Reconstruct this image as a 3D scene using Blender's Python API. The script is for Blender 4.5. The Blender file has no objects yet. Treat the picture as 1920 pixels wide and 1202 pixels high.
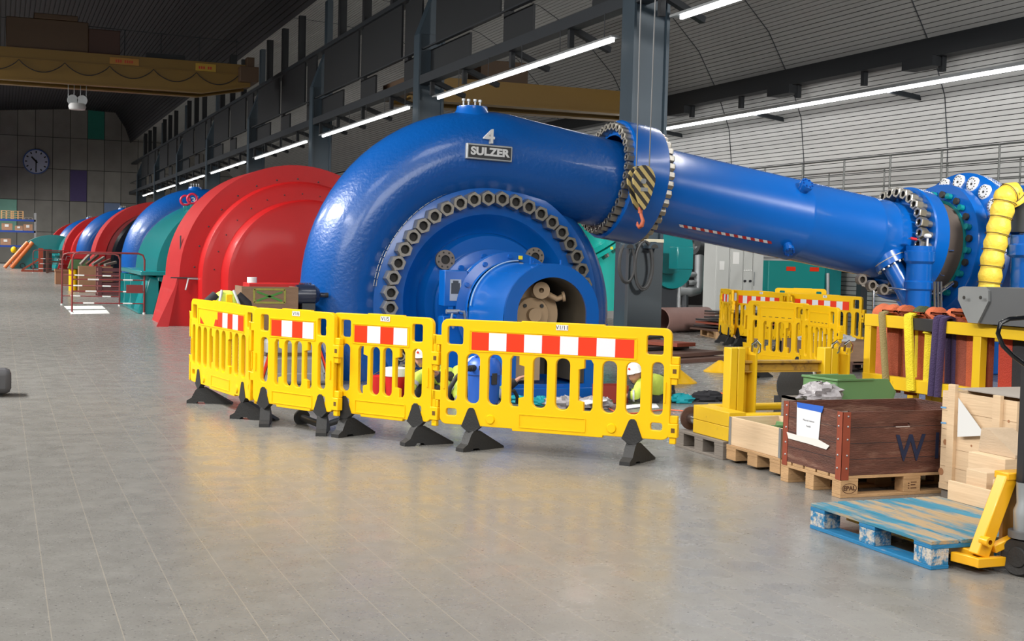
import bpy, bmesh, math, random
from mathutils import Vector, Matrix
random.seed(7)
PI = math.pi
LFLOOD, LNEAR, LSTRIP, LFRONT = 1200, 120, 120, 390
C = bpy.context.scene.collection
SC = bpy.context.scene
# ------------------------------------------------------------------ camera
FPX, YAW, PITCH, ROLL, CH = 2453.5, .374411, -.0485705, .0255645, 1.6
_cy, _sy, _cp, _sp, _cr, _sr = math.cos(YAW), math.sin(YAW), math.cos(PITCH), math.sin(PITCH), math.cos(ROLL), math.sin(ROLL)
_f = Vector((_sy*_cp, _cy*_cp, _sp)); _r = Vector((_cy, -_sy, 0)); _u = _r.cross(_f)
R_ = _cr*_r + _sr*_u; U_ = -_sr*_r + _cr*_u
cam = bpy.data.cameras.new('camera'); co = bpy.data.objects.new('camera', cam); C.objects.link(co)
m = Matrix((R_, U_, -_f)).transposed().to_4x4(); m.translation = (0, 0, CH); co.matrix_world = m
cam.sensor_width = 36; cam.lens = FPX/1920*36; cam.clip_end = 400; cam.clip_start = .05
SC.camera = co
O_ = Vector((0, 0, CH))
def ray(x, y): return R_*((x-960)/FPX) - U_*((y-601)/FPX) + _f
def onX(x, y, X): d = ray(x, y); return O_ + d*(X/d.x)
def onY(x, y, Y): d = ray(x, y); return O_ + d*(Y/d.y)
def onZ(x, y, z=0): d = ray(x, y); return O_ + d*((z-CH)/d.z)
# ------------------------------------------------------------------ light and exposure
SC.view_settings.view_transform = 'Standard'; SC.view_settings.look = 'None'
SC.view_settings.exposure = -0.1; SC.view_settings.gamma = 1.0; SC.view_settings.use_curve_mapping = False
w = bpy.data.worlds.new('world'); SC.world = w; w.use_nodes = True
w.node_tree.nodes['Background'].inputs[0].default_value = (.5, .55, .62, 1)
w.node_tree.nodes['Background'].inputs[1].default_value = .05
def area(name, loc, target, sx, sy, power, col=(1, .98, .95), spread=180):
    l = bpy.data.lights.new(name, 'AREA'); l.shape = 'RECTANGLE'; l.size = sx; l.size_y = sy
    l.energy = power; l.color = col; l.spread = math.radians(spread)
    o = bpy.data.objects.new(name, l); C.objects.link(o); o.location = loc
    d = Vector(target)-Vector(loc); o.rotation_euler = d.to_track_quat('-Z', 'Y').to_euler(); return o
for k in range(9):                                   # floodlights along the left side of the hall
    Y = 4 + 13.03*k
    area('unseen_flood', (-5.5, Y, 8.2), (2.2, Y+.5, 0), 9.0, .8, LFLOOD*(.55 if k == 0 else 1.25), spread=120)
for X, Y in ((0.5, 1.5), (5.5, 2.5), (0.5, 9), (5.0, 9.5)):          # lamps over the near floor
    area('high_bay_lamp', (X, Y, 8.0), (X+.3, Y+.6, 0), 2.2, 2.2, LNEAR, spread=130)
for X, Y in ((-6.0, -3.5), (5.5, -4.8)):              # unseen fill added behind the camera to brighten the machine fronts
    area('unseen_flood', (X, Y, 7.0), (X+5, 24, 1.0), 9.0, 4.0, LFRONT, spread=110)
area('gallery_fill_light', (13, 6, 7.5), (17, 30, 1), 2.5, 1.2, 520, spread=80)  # added fill light out of view, lifts the gallery cabinets
# strip lights: one real luminaire per bay (built further down), each with its own lamp
COLX, BAY = 10.6, 13.03
def colY(n): return n*BAY - .393*COLX
STRIPS = []
for n in range(1, 9):
    y0, y1 = colY(n)+.3, colY(n+1)-2.3
    if n == 8: y1 = y0+7
    STRIPS.append((10.6, y0, y1, 5.67))
for X, y0, y1, z in STRIPS:
    area('strip_lamp', (X, (y0+y1)/2, z-.045), (X, (y0+y1)/2, 0), .07, y1-y0, LSTRIP)
area('strip_lamp', (20.0, 30, 5.80), (20.0, 30, 0), .08, 46, LSTRIP*4.5)
# ------------------------------------------------------------------ materials
MATS = {}
def mat(name, col, rough=.5, metal=0, bump=0, bscale=40, var=0, vscale=3, coat=0, dirt=None, emit=0, spec=.5, stretch=None, dscale=4, dthr=.55):
    if name in MATS: return MATS[name]
    M = bpy.data.materials.new(name); M.use_nodes = True; MATS[name] = M
    nt = M.node_tree; N = nt.nodes; L = nt.links; b = N['Principled BSDF']
    b.inputs['Base Color'].default_value = (*col, 1); b.inputs['Roughness'].default_value = rough
    b.inputs['Metallic'].default_value = metal; b.inputs['Coat Weight'].default_value = coat
    b.inputs['Specular IOR Level'].default_value = spec; b.inputs['Coat Roughness'].default_value = .12
    if emit:
        b.inputs['Emission Color'].default_value = (*col, 1); b.inputs['Emission Strength'].default_value = emit
    tc = N.new('ShaderNodeTexCoord'); src = tc.outputs['Object']
    if stretch:
        mp = N.new('ShaderNodeMapping'); mp.inputs['Scale'].default_value = stretch; L.new(src, mp.inputs[0]); src = mp.outputs[0]
    if var or dirt:
        no = N.new('ShaderNodeTexNoise'); no.inputs['Scale'].default_value = vscale; no.inputs['Detail'].default_value = 6
        L.new(src, no.inputs['Vector'])
        mx = N.new('ShaderNodeMix'); mx.data_type = 'RGBA'; mx.inputs[6].default_value = (*[max(0, c*(1-var)) for c in col], 1)
        mx.inputs[7].default_value = (*[min(1, c*(1+var)) for c in col], 1); L.new(no.outputs[0], mx.inputs[0]); out = mx.outputs[2]
        if dirt:
            n2 = N.new('ShaderNodeTexNoise'); n2.inputs['Scale'].default_value = dscale; n2.inputs['Detail'].default_value = 8; n2.inputs['Roughness'].default_value = .7
            L.new(src, n2.inputs['Vector'])
            rp = N.new('ShaderNodeMapRange'); rp.inputs[1].default_value = dthr; rp.inputs[2].default_value = dthr+.12; L.new(n2.outputs[0], rp.inputs[0])
            m2 = N.new('ShaderNodeMix'); m2.data_type = 'RGBA'; m2.inputs[7].default_value = (*dirt, 1); L.new(out, m2.inputs[6]); L.new(rp.outputs[0], m2.inputs[0]); out = m2.outputs[2]
        L.new(out, b.inputs['Base Color'])
    if bump:
        n3 = N.new('ShaderNodeTexNoise'); n3.inputs['Scale'].default_value = bscale; n3.inputs['Detail'].default_value = 4
        bp = N.new('ShaderNodeBump'); bp.inputs['Strength'].default_value = bump; bp.inputs['Distance'].default_value = .02
        L.new(src, n3.inputs['Vector']); L.new(n3.outputs[0], bp.inputs['Height']); L.new(bp.outputs[0], b.inputs['Normal'])
    return M
BLUE = mat('blue_cast_paint', (.001, .072, .30), .33, bump=.28, bscale=22, var=.12, vscale=2, coat=.35)
BLUE2 = mat('blue_smooth_paint', (.001, .095, .40), .26, bump=.05, bscale=8, var=.08, coat=.35)
NAVY = mat('dark_blue_paint', (.002, .06, .30), .3, var=.15, coat=.3)
RED = mat('red_paint', (.43, .006, .007), .45, bump=.06, bscale=6, var=.08, coat=.12, spec=.35)
REDP = mat('faded_red_paint', (.42, .02, .022), .42, bump=.05, bscale=8, var=.12, coat=.15, spec=.4)
TEAL = mat('teal_paint', (.002, .20, .21), .3, bump=.05, bscale=8, var=.1, coat=.35)
YEL = mat('yellow_plastic', (.86, .50, .002), .42, spec=.3, bump=.06, bscale=30, var=.05, dirt=(.70, .44, .01), dscale=6, dthr=.62)
YPAINT = mat('yellow_steel_paint', (.72, .46, .01), .42, var=.08, dirt=(.35, .20, .02), dscale=9, dthr=.64)
ORY = mat('orange_yellow_paint', (.85, .42, .01), .35, var=.06, dirt=(.35, .15, .02), dscale=12, dthr=.66, coat=.2)
BLK = mat('black_rubber', (.018, .018, .018), .6, bump=.15, bscale=60, var=.2)
BLKG = mat('black_gloss', (.006, .007, .009), .18, var=.3, vscale=8)
STEEL = mat('nut_steel', (.36, .34, .30), .35, .85, bump=.1, bscale=50, var=.2)
HOLE = mat('nut_bore', (.035, .033, .03), .6, .3)
STEELD = mat('dark_steel', (.06, .065, .07), .45, .5, var=.2)
RAILM = mat('dull_galvanised_rail', (.13, .135, .13), .5, .5)
ROPE = mat('steel_rope', (.16, .16, .16), .5, .3)
CHROME = mat('bright_steel', (.7, .7, .7), .2, 1)
ZINC = mat('galvanised_steel', (.42, .44, .45), .4, .7, var=.2)
COLUMN = mat('slate_blue_steel', (.032, .052, .07), .45, var=.1, bump=.04)
GIRD = mat('charcoal_steel', (.020, .025, .031), .5, var=.12)
PANELD = mat('charcoal_panel', (.011, .013, .016), .6, var=.12, vscale=1)
SLATM = mat('grey_slat_lining', (.42, .42, .41), .55, var=.06, vscale=1.2)
GROOVE = mat('slat_groove', (.02, .02, .02), .8)
CEILM = mat('dark_corrugated_ceiling', (.028, .028, .033), .7, var=.1)
CRANEY = mat('crane_yellow', (.20, .11, .012), .5, var=.08, vscale=.6)
CRANEB = mat('crane_brown', (.09, .05, .025), .6, var=.1)
SIGNR = mat('reflective_red', (.82, .035, .004), .4)
SIGNW = mat('reflective_white', (.72, .73, .76), .45)
WHITE = mat('white', (.70, .70, .68), .5)
PAPER = mat('paper', (.80, .81, .82), .7)
WOOD = mat('pallet_wood', (.46, .28, .135), .75, bump=.3, bscale=30, var=.3, vscale=5, stretch=(1, 1, 4), dirt=(.22, .12, .06), dscale=5, dthr=.66)
WOODP = mat('pale_pine', (.67, .49, .31), .6, bump=.15, bscale=12, var=.24, vscale=3, stretch=(1, .35, 5), dirt=(.50, .30, .15), dscale=5, dthr=.72)
WOODG = mat('weathered_wood', (.20, .175, .15), .8, bump=.3, bscale=30, var=.3, vscale=5, stretch=(1, .4, 4))
WOODB = mat('brown_crate_wood', (.105, .036, .022), .6, bump=.45, bscale=25, var=.85, vscale=3, stretch=(1, 1, 7), dirt=(.21, .105, .07), dscale=2.5, dthr=.54)
WOODBL = mat('blue_painted_wood', (.012, .17, .36), .65, bump=.3, bscale=30, var=.2, vscale=6, stretch=(1, .4, 4), dirt=(.42, .35, .27), dscale=5, dthr=.64)
WOODW = mat('worn_blue_deck', (.03, .20, .30), .7, bump=.3, bscale=30, var=.3, vscale=6, stretch=(1.5, .25, 3), dirt=(.40, .28, .15), dscale=5, dthr=.44)
WORNW = mat('chipped_block_paint', (.52, .47, .40), .75, bump=.4, bscale=60, dirt=(.015, .17, .34), dscale=20, dthr=.44)
RUST = mat('rust_red_paint', (.26, .05, .022), .6, var=.25, vscale=8, dirt=(.12, .05, .03), dscale=10, dthr=.62)
RUSTB = mat('rusty_plate', (.10, .05, .035), .7, var=.35, vscale=5, bump=.2)
PLATE = mat('black_steel_plate', (.03, .028, .028), .4, .3, var=.4, vscale=4)
GREEN = mat('green_plastic_bin', (.13, .27, .11), .45, var=.08)
GREYC = mat('grey_cabinet', (.47, .48, .46), .45, var=.04)
CONC = mat('concrete', (.30, .29, .28), .8, var=.12, bump=.1)
OR_SL = mat('orange_sling', (.55, .13, .05), .85, bump=.5, bscale=90, var=.3, vscale=9)
YE_SL = mat('yellow_sling', (.75, .60, .02), .85, bump=.5, bscale=90, var=.2, vscale=14)
PU_SL = mat('purple_sling', (.055, .035, .10), .9, bump=.5, bscale=90, var=.2)
OL_SL = mat('olive_sling', (.28, .22, .09), .9, bump=.5, bscale=90, var=.2)
DG_SL = mat('dark_green_sling', (.07, .10, .045), .9, bump=.5, bscale=90, var=.2)
BEIGE = mat('cast_beige_paint', (.50, .35, .21), .5, var=.1, vscale=6, bump=.1)
HIVIS = mat('hi_vis_fabric', (.58, .72, .10), .8, bump=.3, bscale=18, var=.08)
REFL = mat('reflective_tape_grey', (.45, .46, .47), .4)
DARKCL = mat('dark_fabric', (.018, .018, .022), .85, bump=.3, bscale=20)
SKIN = mat('skin', (.50, .25, .17), .5, var=.1, vscale=12)
HELM = mat('white_helmet', (.80, .80, .78), .25, coat=.4)
DUCTY = mat('yellow_duct_fabric', (.80, .55, .05), .5, bump=.8, bscale=14, var=.15, vscale=8)
GLOVE = mat('turquoise_glove', (.0, .32, .38), .6, bump=.3, bscale=30)
PLASTIC = mat('clear_wrap', (.36, .34, .35), .25, bump=.6, bscale=25, var=.2)
GASK = mat('brown_grey_drum', (.11, .085, .07), .65, bump=.3, bscale=12, var=.25, vscale=4)
VACB = mat('vacuum_blue', (.02, .11, .50), .35, var=.05)
LAMPW = mat('lamp_diffuser', (1, 1, 1), .5, emit=7)
ORCAB = mat('orange_cable', (.75, .13, .04), .5)
BGREEN = mat('bottle_plastic', (.12, .32, .25), .2, spec=.6)
# striped paint (hook block)
def stripes(name, a, b, sc, rot, axis_scale=(1, 1, 1)):
    M = bpy.data.materials.new(name); M.use_nodes = True; nt = M.node_tree; N = nt.nodes; L = nt.links; p = N['Principled BSDF']; p.inputs['Roughness'].default_value = .5
    tc = N.new('ShaderNodeTexCoord'); mp = N.new('ShaderNodeMapping'); mp.inputs['Rotation'].default_value = rot; L.new(tc.outputs['Object'], mp.inputs[0])
    wv = N.new('ShaderNodeTexWave'); wv.inputs['Scale'].default_value = sc; wv.inputs['Distortion'].default_value = 0; L.new(mp.outputs[0], wv.inputs[0])
    gt = N.new('ShaderNodeMath'); gt.operation = 'GREATER_THAN'; gt.inputs[1].default_value = .5; L.new(wv.outputs[1], gt.inputs[0])
    mx = N.new('ShaderNodeMix'); mx.data_type = 'RGBA'; mx.inputs[6].default_value = (*a, 1); mx.inputs[7].default_value = (*b, 1); L.new(gt.outputs[0], mx.inputs[0]); L.new(mx.outputs[2], p.inputs['Base Color'])
    return M
HAZ = stripes('hazard_stripes', (.52, .40, .15), (.035, .032, .03), 3.2, (0, math.radians(42), 0))
# end wall: concrete panels in a grid with dark joints
def gridwall():
    M = bpy.data.materials.new('concrete_panels'); M.use_nodes = True; nt = M.node_tree; N = nt.nodes; L = nt.links; p = N['Principled BSDF']; p.inputs['Roughness'].default_value = .85
    tc = N.new('ShaderNodeTexCoord'); sx = N.new('ShaderNodeSeparateXYZ'); L.new(tc.outputs['Object'], sx.inputs[0]); cb = N.new('ShaderNodeCombineXYZ')
    L.new(sx.outputs[0], cb.inputs[0]); L.new(sx.outputs[2], cb.inputs[1])
    br = N.new('ShaderNodeTexBrick'); br.offset = 0; br.inputs['Scale'].default_value = 1; br.inputs['Mortar Size'].default_value = .025; br.inputs['Brick Width'].default_value = 1.42; br.inputs['Row Height'].default_value = 2.72
    br.inputs['Color1'].default_value = (.33, .32, .29, 1); br.inputs['Color2'].default_value = (.27, .26, .24, 1); br.inputs['Mortar'].default_value = (.04, .04, .04, 1)
    L.new(cb.outputs[0], br.inputs[0]); no = N.new('ShaderNodeTexNoise'); no.inputs['Scale'].default_value = .9; no.inputs['Detail'].default_value = 6; L.new(tc.outputs['Object'], no.inputs[0])
    mr = N.new('ShaderNodeMapRange'); mr.inputs[3].default_value = .7; mr.inputs[4].default_value = 1.2; L.new(no.outputs[0], mr.inputs[0])
    mx = N.new('ShaderNodeMix'); mx.data_type = 'RGBA'; mx.blend_type = 'MULTIPLY'; mx.inputs[0].default_value = 1; L.new(br.outputs[0], mx.inputs[6]); L.new(mr.outputs[0], mx.inputs[7]); L.new(mx.outputs[2], p.inputs['Base Color'])
    return M
def floormat():
    M = bpy.data.materials.new('polished_speckled_floor'); M.use_nodes = True; nt = M.node_tree; N = nt.nodes; L = nt.links; p = N['Principled BSDF']
    tc = N.new('ShaderNodeTexCoord'); o = tc.outputs['Object']
    def noise(s, d, mapsc=None):
        n = N.new('ShaderNodeTexNoise'); n.inputs['Scale'].default_value = s; n.inputs['Detail'].default_value = d
        if mapsc:
            mp = N.new('ShaderNodeMapping'); mp.inputs['Scale'].default_value = mapsc; L.new(o, mp.inputs[0]); L.new(mp.outputs[0], n.inputs[0])
        else: L.new(o, n.inputs[0])
        return n.outputs[0]
    def mix(f, a, b, blend='MIX'):
        mx = N.new('ShaderNodeMix'); mx.data_type = 'RGBA'; mx.blend_type = blend
        for s, v in ((0, f), (6, a), (7, b)):
            if hasattr(v, 'links'): L.new(v, mx.inputs[s])
            elif s == 0: mx.inputs[0].default_value = v
            else: mx.inputs[s].default_value = (*v, 1)
        return mx.outputs[2]
    def ramp(v, lo, hi, a=0, b=1):
        r = N.new('ShaderNodeMapRange'); r.inputs[1].default_value = lo; r.inputs[2].default_value = hi; r.inputs[3].default_value = a; r.inputs[4].default_value = b; L.new(v, r.inputs[0]); return r.outputs[0]
    c = mix(noise(.55, 5), (.172, .168, .158), (.225, .217, .197))
    c = mix(ramp(noise(9, 8, (1.0, .7, 1)), .35, .75, 0, .8), c, (.235, .228, .212))
    c = mix(ramp(noise(60, 3), .60, .72, 0, .85), c, (.075, .072, .07))       # dark grains
    c = mix(ramp(noise(75, 2), .67, .73, 0, .8), c, (.42, .41, .39))       # pale chips
    sp = N.new('ShaderNodeSeparateXYZ'); L.new(o, sp.inputs[0])
    def lines(out, sp_, off, wd):
        a = N.new('ShaderNodeMath'); a.operation = 'ADD'; a.inputs[1].default_value = 100*sp_+off; L.new(out, a.inputs[0])
        m_ = N.new('ShaderNodeMath'); m_.operation = 'PINGPONG'; m_.inputs[1].default_value = sp_/2; L.new(a.outputs[0], m_.inputs[0])
        l = N.new('ShaderNodeMath'); l.operation = 'LESS_THAN'; l.inputs[1].default_value = wd; L.new(m_.outputs[0], l.inputs[0]); return l.outputs[0]
    ln = lines(sp.outputs[0], .277, .067, .0022)
    mul = N.new('ShaderNodeMath'); mul.operation = 'MULTIPLY'; mul.inputs[1].default_value = .55; L.new(ln, mul.inputs[0])
    c = mix(mul.outputs[0], c, (.36, .32, .26))
    c = mix(ramp(noise(3.2, 10, (.25, 3.5, 1)), .70, .78, 0, .5), c, (.06, .06, .065))   # scuffs
    L.new(c, p.inputs['Base Color'])
    L.new(ramp(noise(4, 6), .3, .7, .21, .34), p.inputs['Roughness']); p.inputs['Specular IOR Level'].default_value = .75
    bp = N.new('ShaderNodeBump'); bp.inputs['Strength'].default_value = .08; bp.inputs['Distance'].default_value = .01; L.new(noise(14, 6), bp.inputs['Height']); L.new(bp.outputs[0], p.inputs['Normal'])
    return M
# ------------------------------------------------------------------ mesh helpers
def V(*a): return Vector(a)
def frame(d):
    d = Vector(d).normalized(); a = Vector((0, 0, 1)) if abs(d.z) < .9 else Vector((1, 0, 0))
    x = a.cross(d).normalized(); return x, d.cross(x), d
class MB:
    def __init__(s): s.v = []; s.f = []; s.T = Matrix()
    def add(s, vs, fs):
        n = len(s.v); s.v += [s.T @ Vector(p) for p in vs]; s.f += [tuple(n+i for i in f) for f in fs]; return s
    def box(s, a, b, M=None):
        x0, y0, z0 = a; x1, y1, z1 = b
        vs = [Vector(p) for p in ((x0,y0,z0),(x1,y0,z0),(x1,y1,z0),(x0,y1,z0),(x0,y0,z1),(x1,y0,z1),(x1,y1,z1),(x0,y1,z1))]
        if M: vs = [M @ p for p in vs]
        return s.add(vs, [(3,2,1,0),(4,5,6,7),(0,1,5,4),(1,2,6,5),(2,3,7,6),(3,0,4,7)])
    def cbox(s, c, sz, M=None): return s.box([c[i]-sz[i]/2 for i in range(3)], [c[i]+sz[i]/2 for i in range(3)], M)
    def bar(s, p, q, w, h, up=(0, 0, 1)):
        p = Vector(p); q = Vector(q); d = (q-p).normalized(); x = d.cross(Vector(up)).normalized(); u = x.cross(d)
        vs = [e+x*a*w/2+u*b*h/2 for e in (p, q) for a, b in ((-1,-1),(1,-1),(1,1),(-1,1))]
        return s.add(vs, [(0,1,2,3)[::-1],(4,5,6,7),(0,1,5,4),(1,2,6,5),(2,3,7,6),(3,0,4,7)])
    def cyl(s, p, q, r, r2=None, n=20, cap=True):
        p = Vector(p); q = Vector(q); x, y, d = frame(q-p); r2 = r if r2 is None else r2
        vs = [p+(x*math.cos(2*PI*i/n)+y*math.sin(2*PI*i/n))*r for i in range(n)]+[q+(x*math.cos(2*PI*i/n)+y*math.sin(2*PI*i/n))*r2 for i in range(n)]
        fs = [(i, (i+1)%n, n+(i+1)%n, n+i) for i in range(n)]
        if cap: fs += [tuple(range(n))[::-1], tuple(range(n, 2*n))]
        return s.add(vs, fs)
    def lathe(s, prof, c, axis, n=64, a0=0, a1=2*PI, closed=False, ref=None):
        c = Vector(c); x, y, d = frame(axis)
        if ref: x = Vector(ref).normalized(); y = d.cross(x)
        full = abs(a1-a0-2*PI) < 1e-6; k = n if full else n+1; vs = []; m_ = len(prof)
        for i in range(k):
            t = a0+(a1-a0)*i/n
            for r, h in prof: vs.append(c+(x*math.cos(t)+y*math.sin(t))*r+d*h)
        fs = []
        for i in range(n):
            j = (i+1) % k
            for q in range(m_ if closed else m_-1): q2 = (q+1) % m_; fs.append((i*m_+q, j*m_+q, j*m_+q2, i*m_+q2))
        return s.add(vs, fs)
    def tube(s, pts, r, n=10, closed=False, cap=True):
        pts = [Vector(p) for p in pts]; k = len(pts); rs = r if isinstance(r, (list, tuple)) else [r]*k; vs = []; px = None
        for i, p in enumerate(pts):
            a = pts[i-1] if i or closed else pts[i]; b = pts[(i+1) % k] if i < k-1 or closed else pts[i]
            d = (b-a).normalized()
            if px is None: x = frame(d)[0]
            else: x = (px-d*px.dot(d)).normalized()
            px = x; y = d.cross(x)
            vs += [p+(x*math.cos(2*PI*j/n)+y*math.sin(2*PI*j/n))*rs[i] for j in range(n)]
        fs = [(i*n+j, i*n+(j+1)%n, ((i+1)%k)*n+(j+1)%n, ((i+1)%k)*n+j) for i in range(k if closed else k-1) for j in range(n)]
        if cap and not closed: fs += [tuple(range(n))[::-1], tuple(range((k-1)*n, k*n))]
        return s.add(vs, fs)
    def prism(s, poly, o, x, y, h):
        o = Vector(o); x = Vector(x); y = Vector(y); z = x.cross(y).normalized(); n = len(poly)
        vs = [o+x*a+y*b for a, b in poly]+[o+x*a+y*b+z*h for a, b in poly]
        return s.add(vs, [tuple(range(n))[::-1], tuple(range(n, 2*n))]+[(i, (i+1)%n, n+(i+1)%n, n+i) for i in range(n)])
    def sph(s, c, r, nu=20, nv=12, v0=0, v1=PI):
        c = Vector(c); r = Vector(r) if isinstance(r, (tuple, list)) else Vector((r, r, r)); vs = []
        for j in range(nv+1):
            t = v0+(v1-v0)*j/nv
            for i in range(nu): u = 2*PI*i/nu; vs.append(c+Vector((r.x*math.sin(t)*math.cos(u), r.y*math.sin(t)*math.sin(u), r.z*math.cos(t))))
        return s.add(vs, [(j*nu+i, (j+1)*nu+i, (j+1)*nu+(i+1)%nu, j*nu+(i+1)%nu) for j in range(nv) for i in range(nu)])
    def build(s, name, m_, parent=None, bevel=0, loc=None, smooth=True, sub=0):
        me = bpy.data.meshes.new(name); me.from_pydata([tuple(p) for p in s.v], [], s.f); me.update()
        bm = bmesh.new(); bm.from_mesh(me); bmesh.ops.remove_doubles(bm, verts=bm.verts, dist=1e-5); bmesh.ops.recalc_face_normals(bm, faces=bm.faces); bm.to_mesh(me); bm.free()
        return fin(name, me, m_, parent, bevel, loc, smooth, sub)
LAST = [None]
def fin(name, me, m_, parent=None, bevel=0, loc=None, smooth=True, sub=0):
    me.materials.clear(); me.materials.append(m_)
    o = bpy.data.objects.new(name, me); C.objects.link(o)
    if loc is not None: o.location = loc
    if parent:
        o.parent = parent
    if smooth:
        me.polygons.foreach_set('use_smooth', [True]*len(me.polygons)); me.set_sharp_from_angle(angle=math.radians(38))
    if bevel:
        b = o.modifiers.new('bevel', 'BEVEL'); b.width = bevel; b.segments = 2; b.limit_method = 'ANGLE'; b.angle_limit = math.radians(40); b.harden_normals = False
    if sub:
        b = o.modifiers.new('sub', 'SUBSURF'); b.levels = sub; b.render_levels = sub
    LAST[0] = o; return o
def tomesh(cu, name):
    o = bpy.data.objects.new(name, cu); C.objects.link(o); dg = bpy.context.evaluated_depsgraph_get(); dg.update()
    me = bpy.data.meshes.new_from_object(o.evaluated_get(dg)); bpy.data.objects.remove(o); return me
def rrect(x0, y0, x1, y1, r, n=4):
    r = min(r, (x1-x0)/2-1e-4, (y1-y0)/2-1e-4); pts = []
    for cx, cy, a in ((x1-r, y1-r, 0), (x0+r, y1-r, 90), (x0+r, y0+r, 180), (x1-r, y0+r, 270)):
        for i in range(n+1): t = math.radians(a+90*i/n); pts.append((cx+r*math.cos(t), cy+r*math.sin(t)))
    return pts
def plate(name, outer, holes, th, m_, parent=None, M=None, bev=0):
    "outline with holes, lying in local XZ, thickness along local Y (0 .. th)"
    cu = bpy.data.curves.new(name, 'CURVE'); cu.dimensions = '2D'; cu.fill_mode = 'BOTH'; cu.extrude = th/2-bev; cu.bevel_depth = bev; cu.bevel_resolution = 1; cu.offset = -bev
    for P in [outer]+holes:
        sp = cu.splines.new('POLY'); sp.points.add(len(P)-1); sp.use_cyclic_u = True
        for i, (a, b) in enumerate(P): sp.points[i].co = (a, b, 0, 1)
    me = tomesh(cu, name); T = Matrix(((1,0,0,0),(0,0,1,th/2),(0,1,0,0),(0,0,0,1))); me.transform(T); me.flip_normals()
    if M: me.transform(M)
    return fin(name, me, m_, parent)
def text(s, size, name, m_, parent, M, th=.004, sx=1, bold=0):
    cu = bpy.data.curves.new(name, 'FONT'); cu.body = s; cu.size = size; cu.extrude = th; cu.align_x = 'CENTER'; cu.align_y = 'CENTER'; cu.offset = bold
    me = tomesh(cu, name); me.transform(Matrix.Diagonal((sx, 1, 1, 1))); me.transform(M); return fin(name, me, m_, parent, smooth=False)
def facing(o, right, up):                       # matrix putting local XY text on a surface
    r = Vector(right).normalized(); u = Vector(up).normalized(); n = r.cross(u); M = Matrix((r, u, n)).transposed().to_4x4(); M.translation = Vector(o); return M
def tag(o, label=None, cat=None, group=None, kind=None):
    if label: o['label'] = label
    if cat: o['category'] = cat
    if group: o['group'] = group
    if kind: o['kind'] = kind
    return o
def thing(name, label, cat, loc=(0, 0, 0), rz=0, group=None):
    o = bpy.data.objects.new(name, None); C.objects.link(o); o.location = loc; o.rotation_euler = (0, 0, rz); o.empty_display_size = .1
    return tag(o, label, cat, group)
def copytree(o, parent=None):
    c = o.copy(); C.objects.link(c)
    if parent: c.parent = parent
    for ch in list(o.children): copytree(ch, c)
    return c
def dup(o, loc, rz=None, label=None, group=None):
    c = copytree(o); c.location = loc
    if rz is not None: c.rotation_euler = (0, 0, rz)
    if label: c['label'] = label
    if group: c['group'] = group
    return c
def struct(o): o['kind'] = 'structure'; return o
def nutmesh(r, h, bore=.5, chamfer=True):
    "hex nut along +Z with a bore"
    b = MB(); n = 6
    ri = r*bore; ring = lambda rr, z, k=6, off=0: [V(rr*math.cos(2*PI*(i+off)/k), rr*math.sin(2*PI*(i+off)/k), z) for i in range(k)]
    k = 12
    def rad(i, f): a = 2*PI*i/k; e = (a % (PI/3))-PI/6; return r*math.cos(PI/6)/math.cos(e)*f
    L = []
    for z, f in ((0, 1), (h*.88, 1), (h, .93)): L.append([V(rad(i, f)*math.cos(2*PI*i/k), rad(i, f)*math.sin(2*PI*i/k), z) for i in range(k)])
    L.append([V(ri*1.12*math.cos(2*PI*i/k), ri*1.12*math.sin(2*PI*i/k), h) for i in range(k)])
    L.append([V(ri*math.cos(2*PI*i/k), ri*math.sin(2*PI*i/k), h*.9) for i in range(k)])
    L.append([V(ri*math.cos(2*PI*i/k), ri*math.sin(2*PI*i/k), h*.55) for i in range(k)])
    vs = [p for l in L for p in l]; fs = [(a*k+i, a*k+(i+1)%k, (a+1)*k+(i+1)%k, (a+1)*k+i) for a in range(5) for i in range(k)]
    fs.append(tuple(5*k+i for i in range(k))); b.add(vs, fs); me = bpy.data.meshes.new('nut'); me.from_pydata([tuple(p) for p in b.v], [], b.f)
    me.materials.append(STEEL); me.materials.append(HOLE); me.update()
    bm = bmesh.new(); bm.from_mesh(me); bmesh.ops.recalc_face_normals(bm, faces=bm.faces)
    for f in bm.faces:
        if max((v.co.xy.length for v in f.verts)) < ri*1.01: f.material_index = 1
    bm.to_mesh(me); bm.free()
    return me
def place(name, me, p, d, parent, spin=0):
    o = bpy.data.objects.new(name, me); C.objects.link(o); x, y, z = frame(d); M = Matrix((x, y, z)).transposed().to_4x4() @ Matrix.Rotation(spin, 4, 'Z'); M.translation = Vector(p); o.matrix_local = M; o.parent = parent; return o
# ------------------------------------------------------------------ the hall
YEND, YBACK = 120.0, -6.0
struct(MB().box((-14, YBACK, -.3), (24, YEND+.5, 0)).build('floor', floormat(), smooth=False))
we = struct(MB().box((-14, YEND, 0), (24, YEND+.4, 15)).build('wall_end', gridwall(), smooth=False))
def cell(px, py, col, name):
    p = onY(px, py, YEND); i = math.floor(p.x/1.42); k = math.floor(p.z/2.72)
    MB().box((i*1.42+.03, YEND-.02, k*2.72+.03), ((i+1)*1.42-.03, YEND, (k+1)*2.72-.03)).build('wall_panel', mat(name, col, .8, var=.08), we, smooth=False)
cell(182, 242, (.03, .25, .19), 'green_wall_panel'); cell(154, 348, (.10, .075, .20), 'violet_wall_panel'); cell(11, 379, (.30, .62, .50), 'mint_wall_panel'); cell(211, 386, (.22, .30, .48), 'pale_blue_wall_panel')
struct(MB().box((-12.4, YBACK, 0), (-12, YEND, 14)).build('wall_left', CONC, smooth=False))
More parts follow.
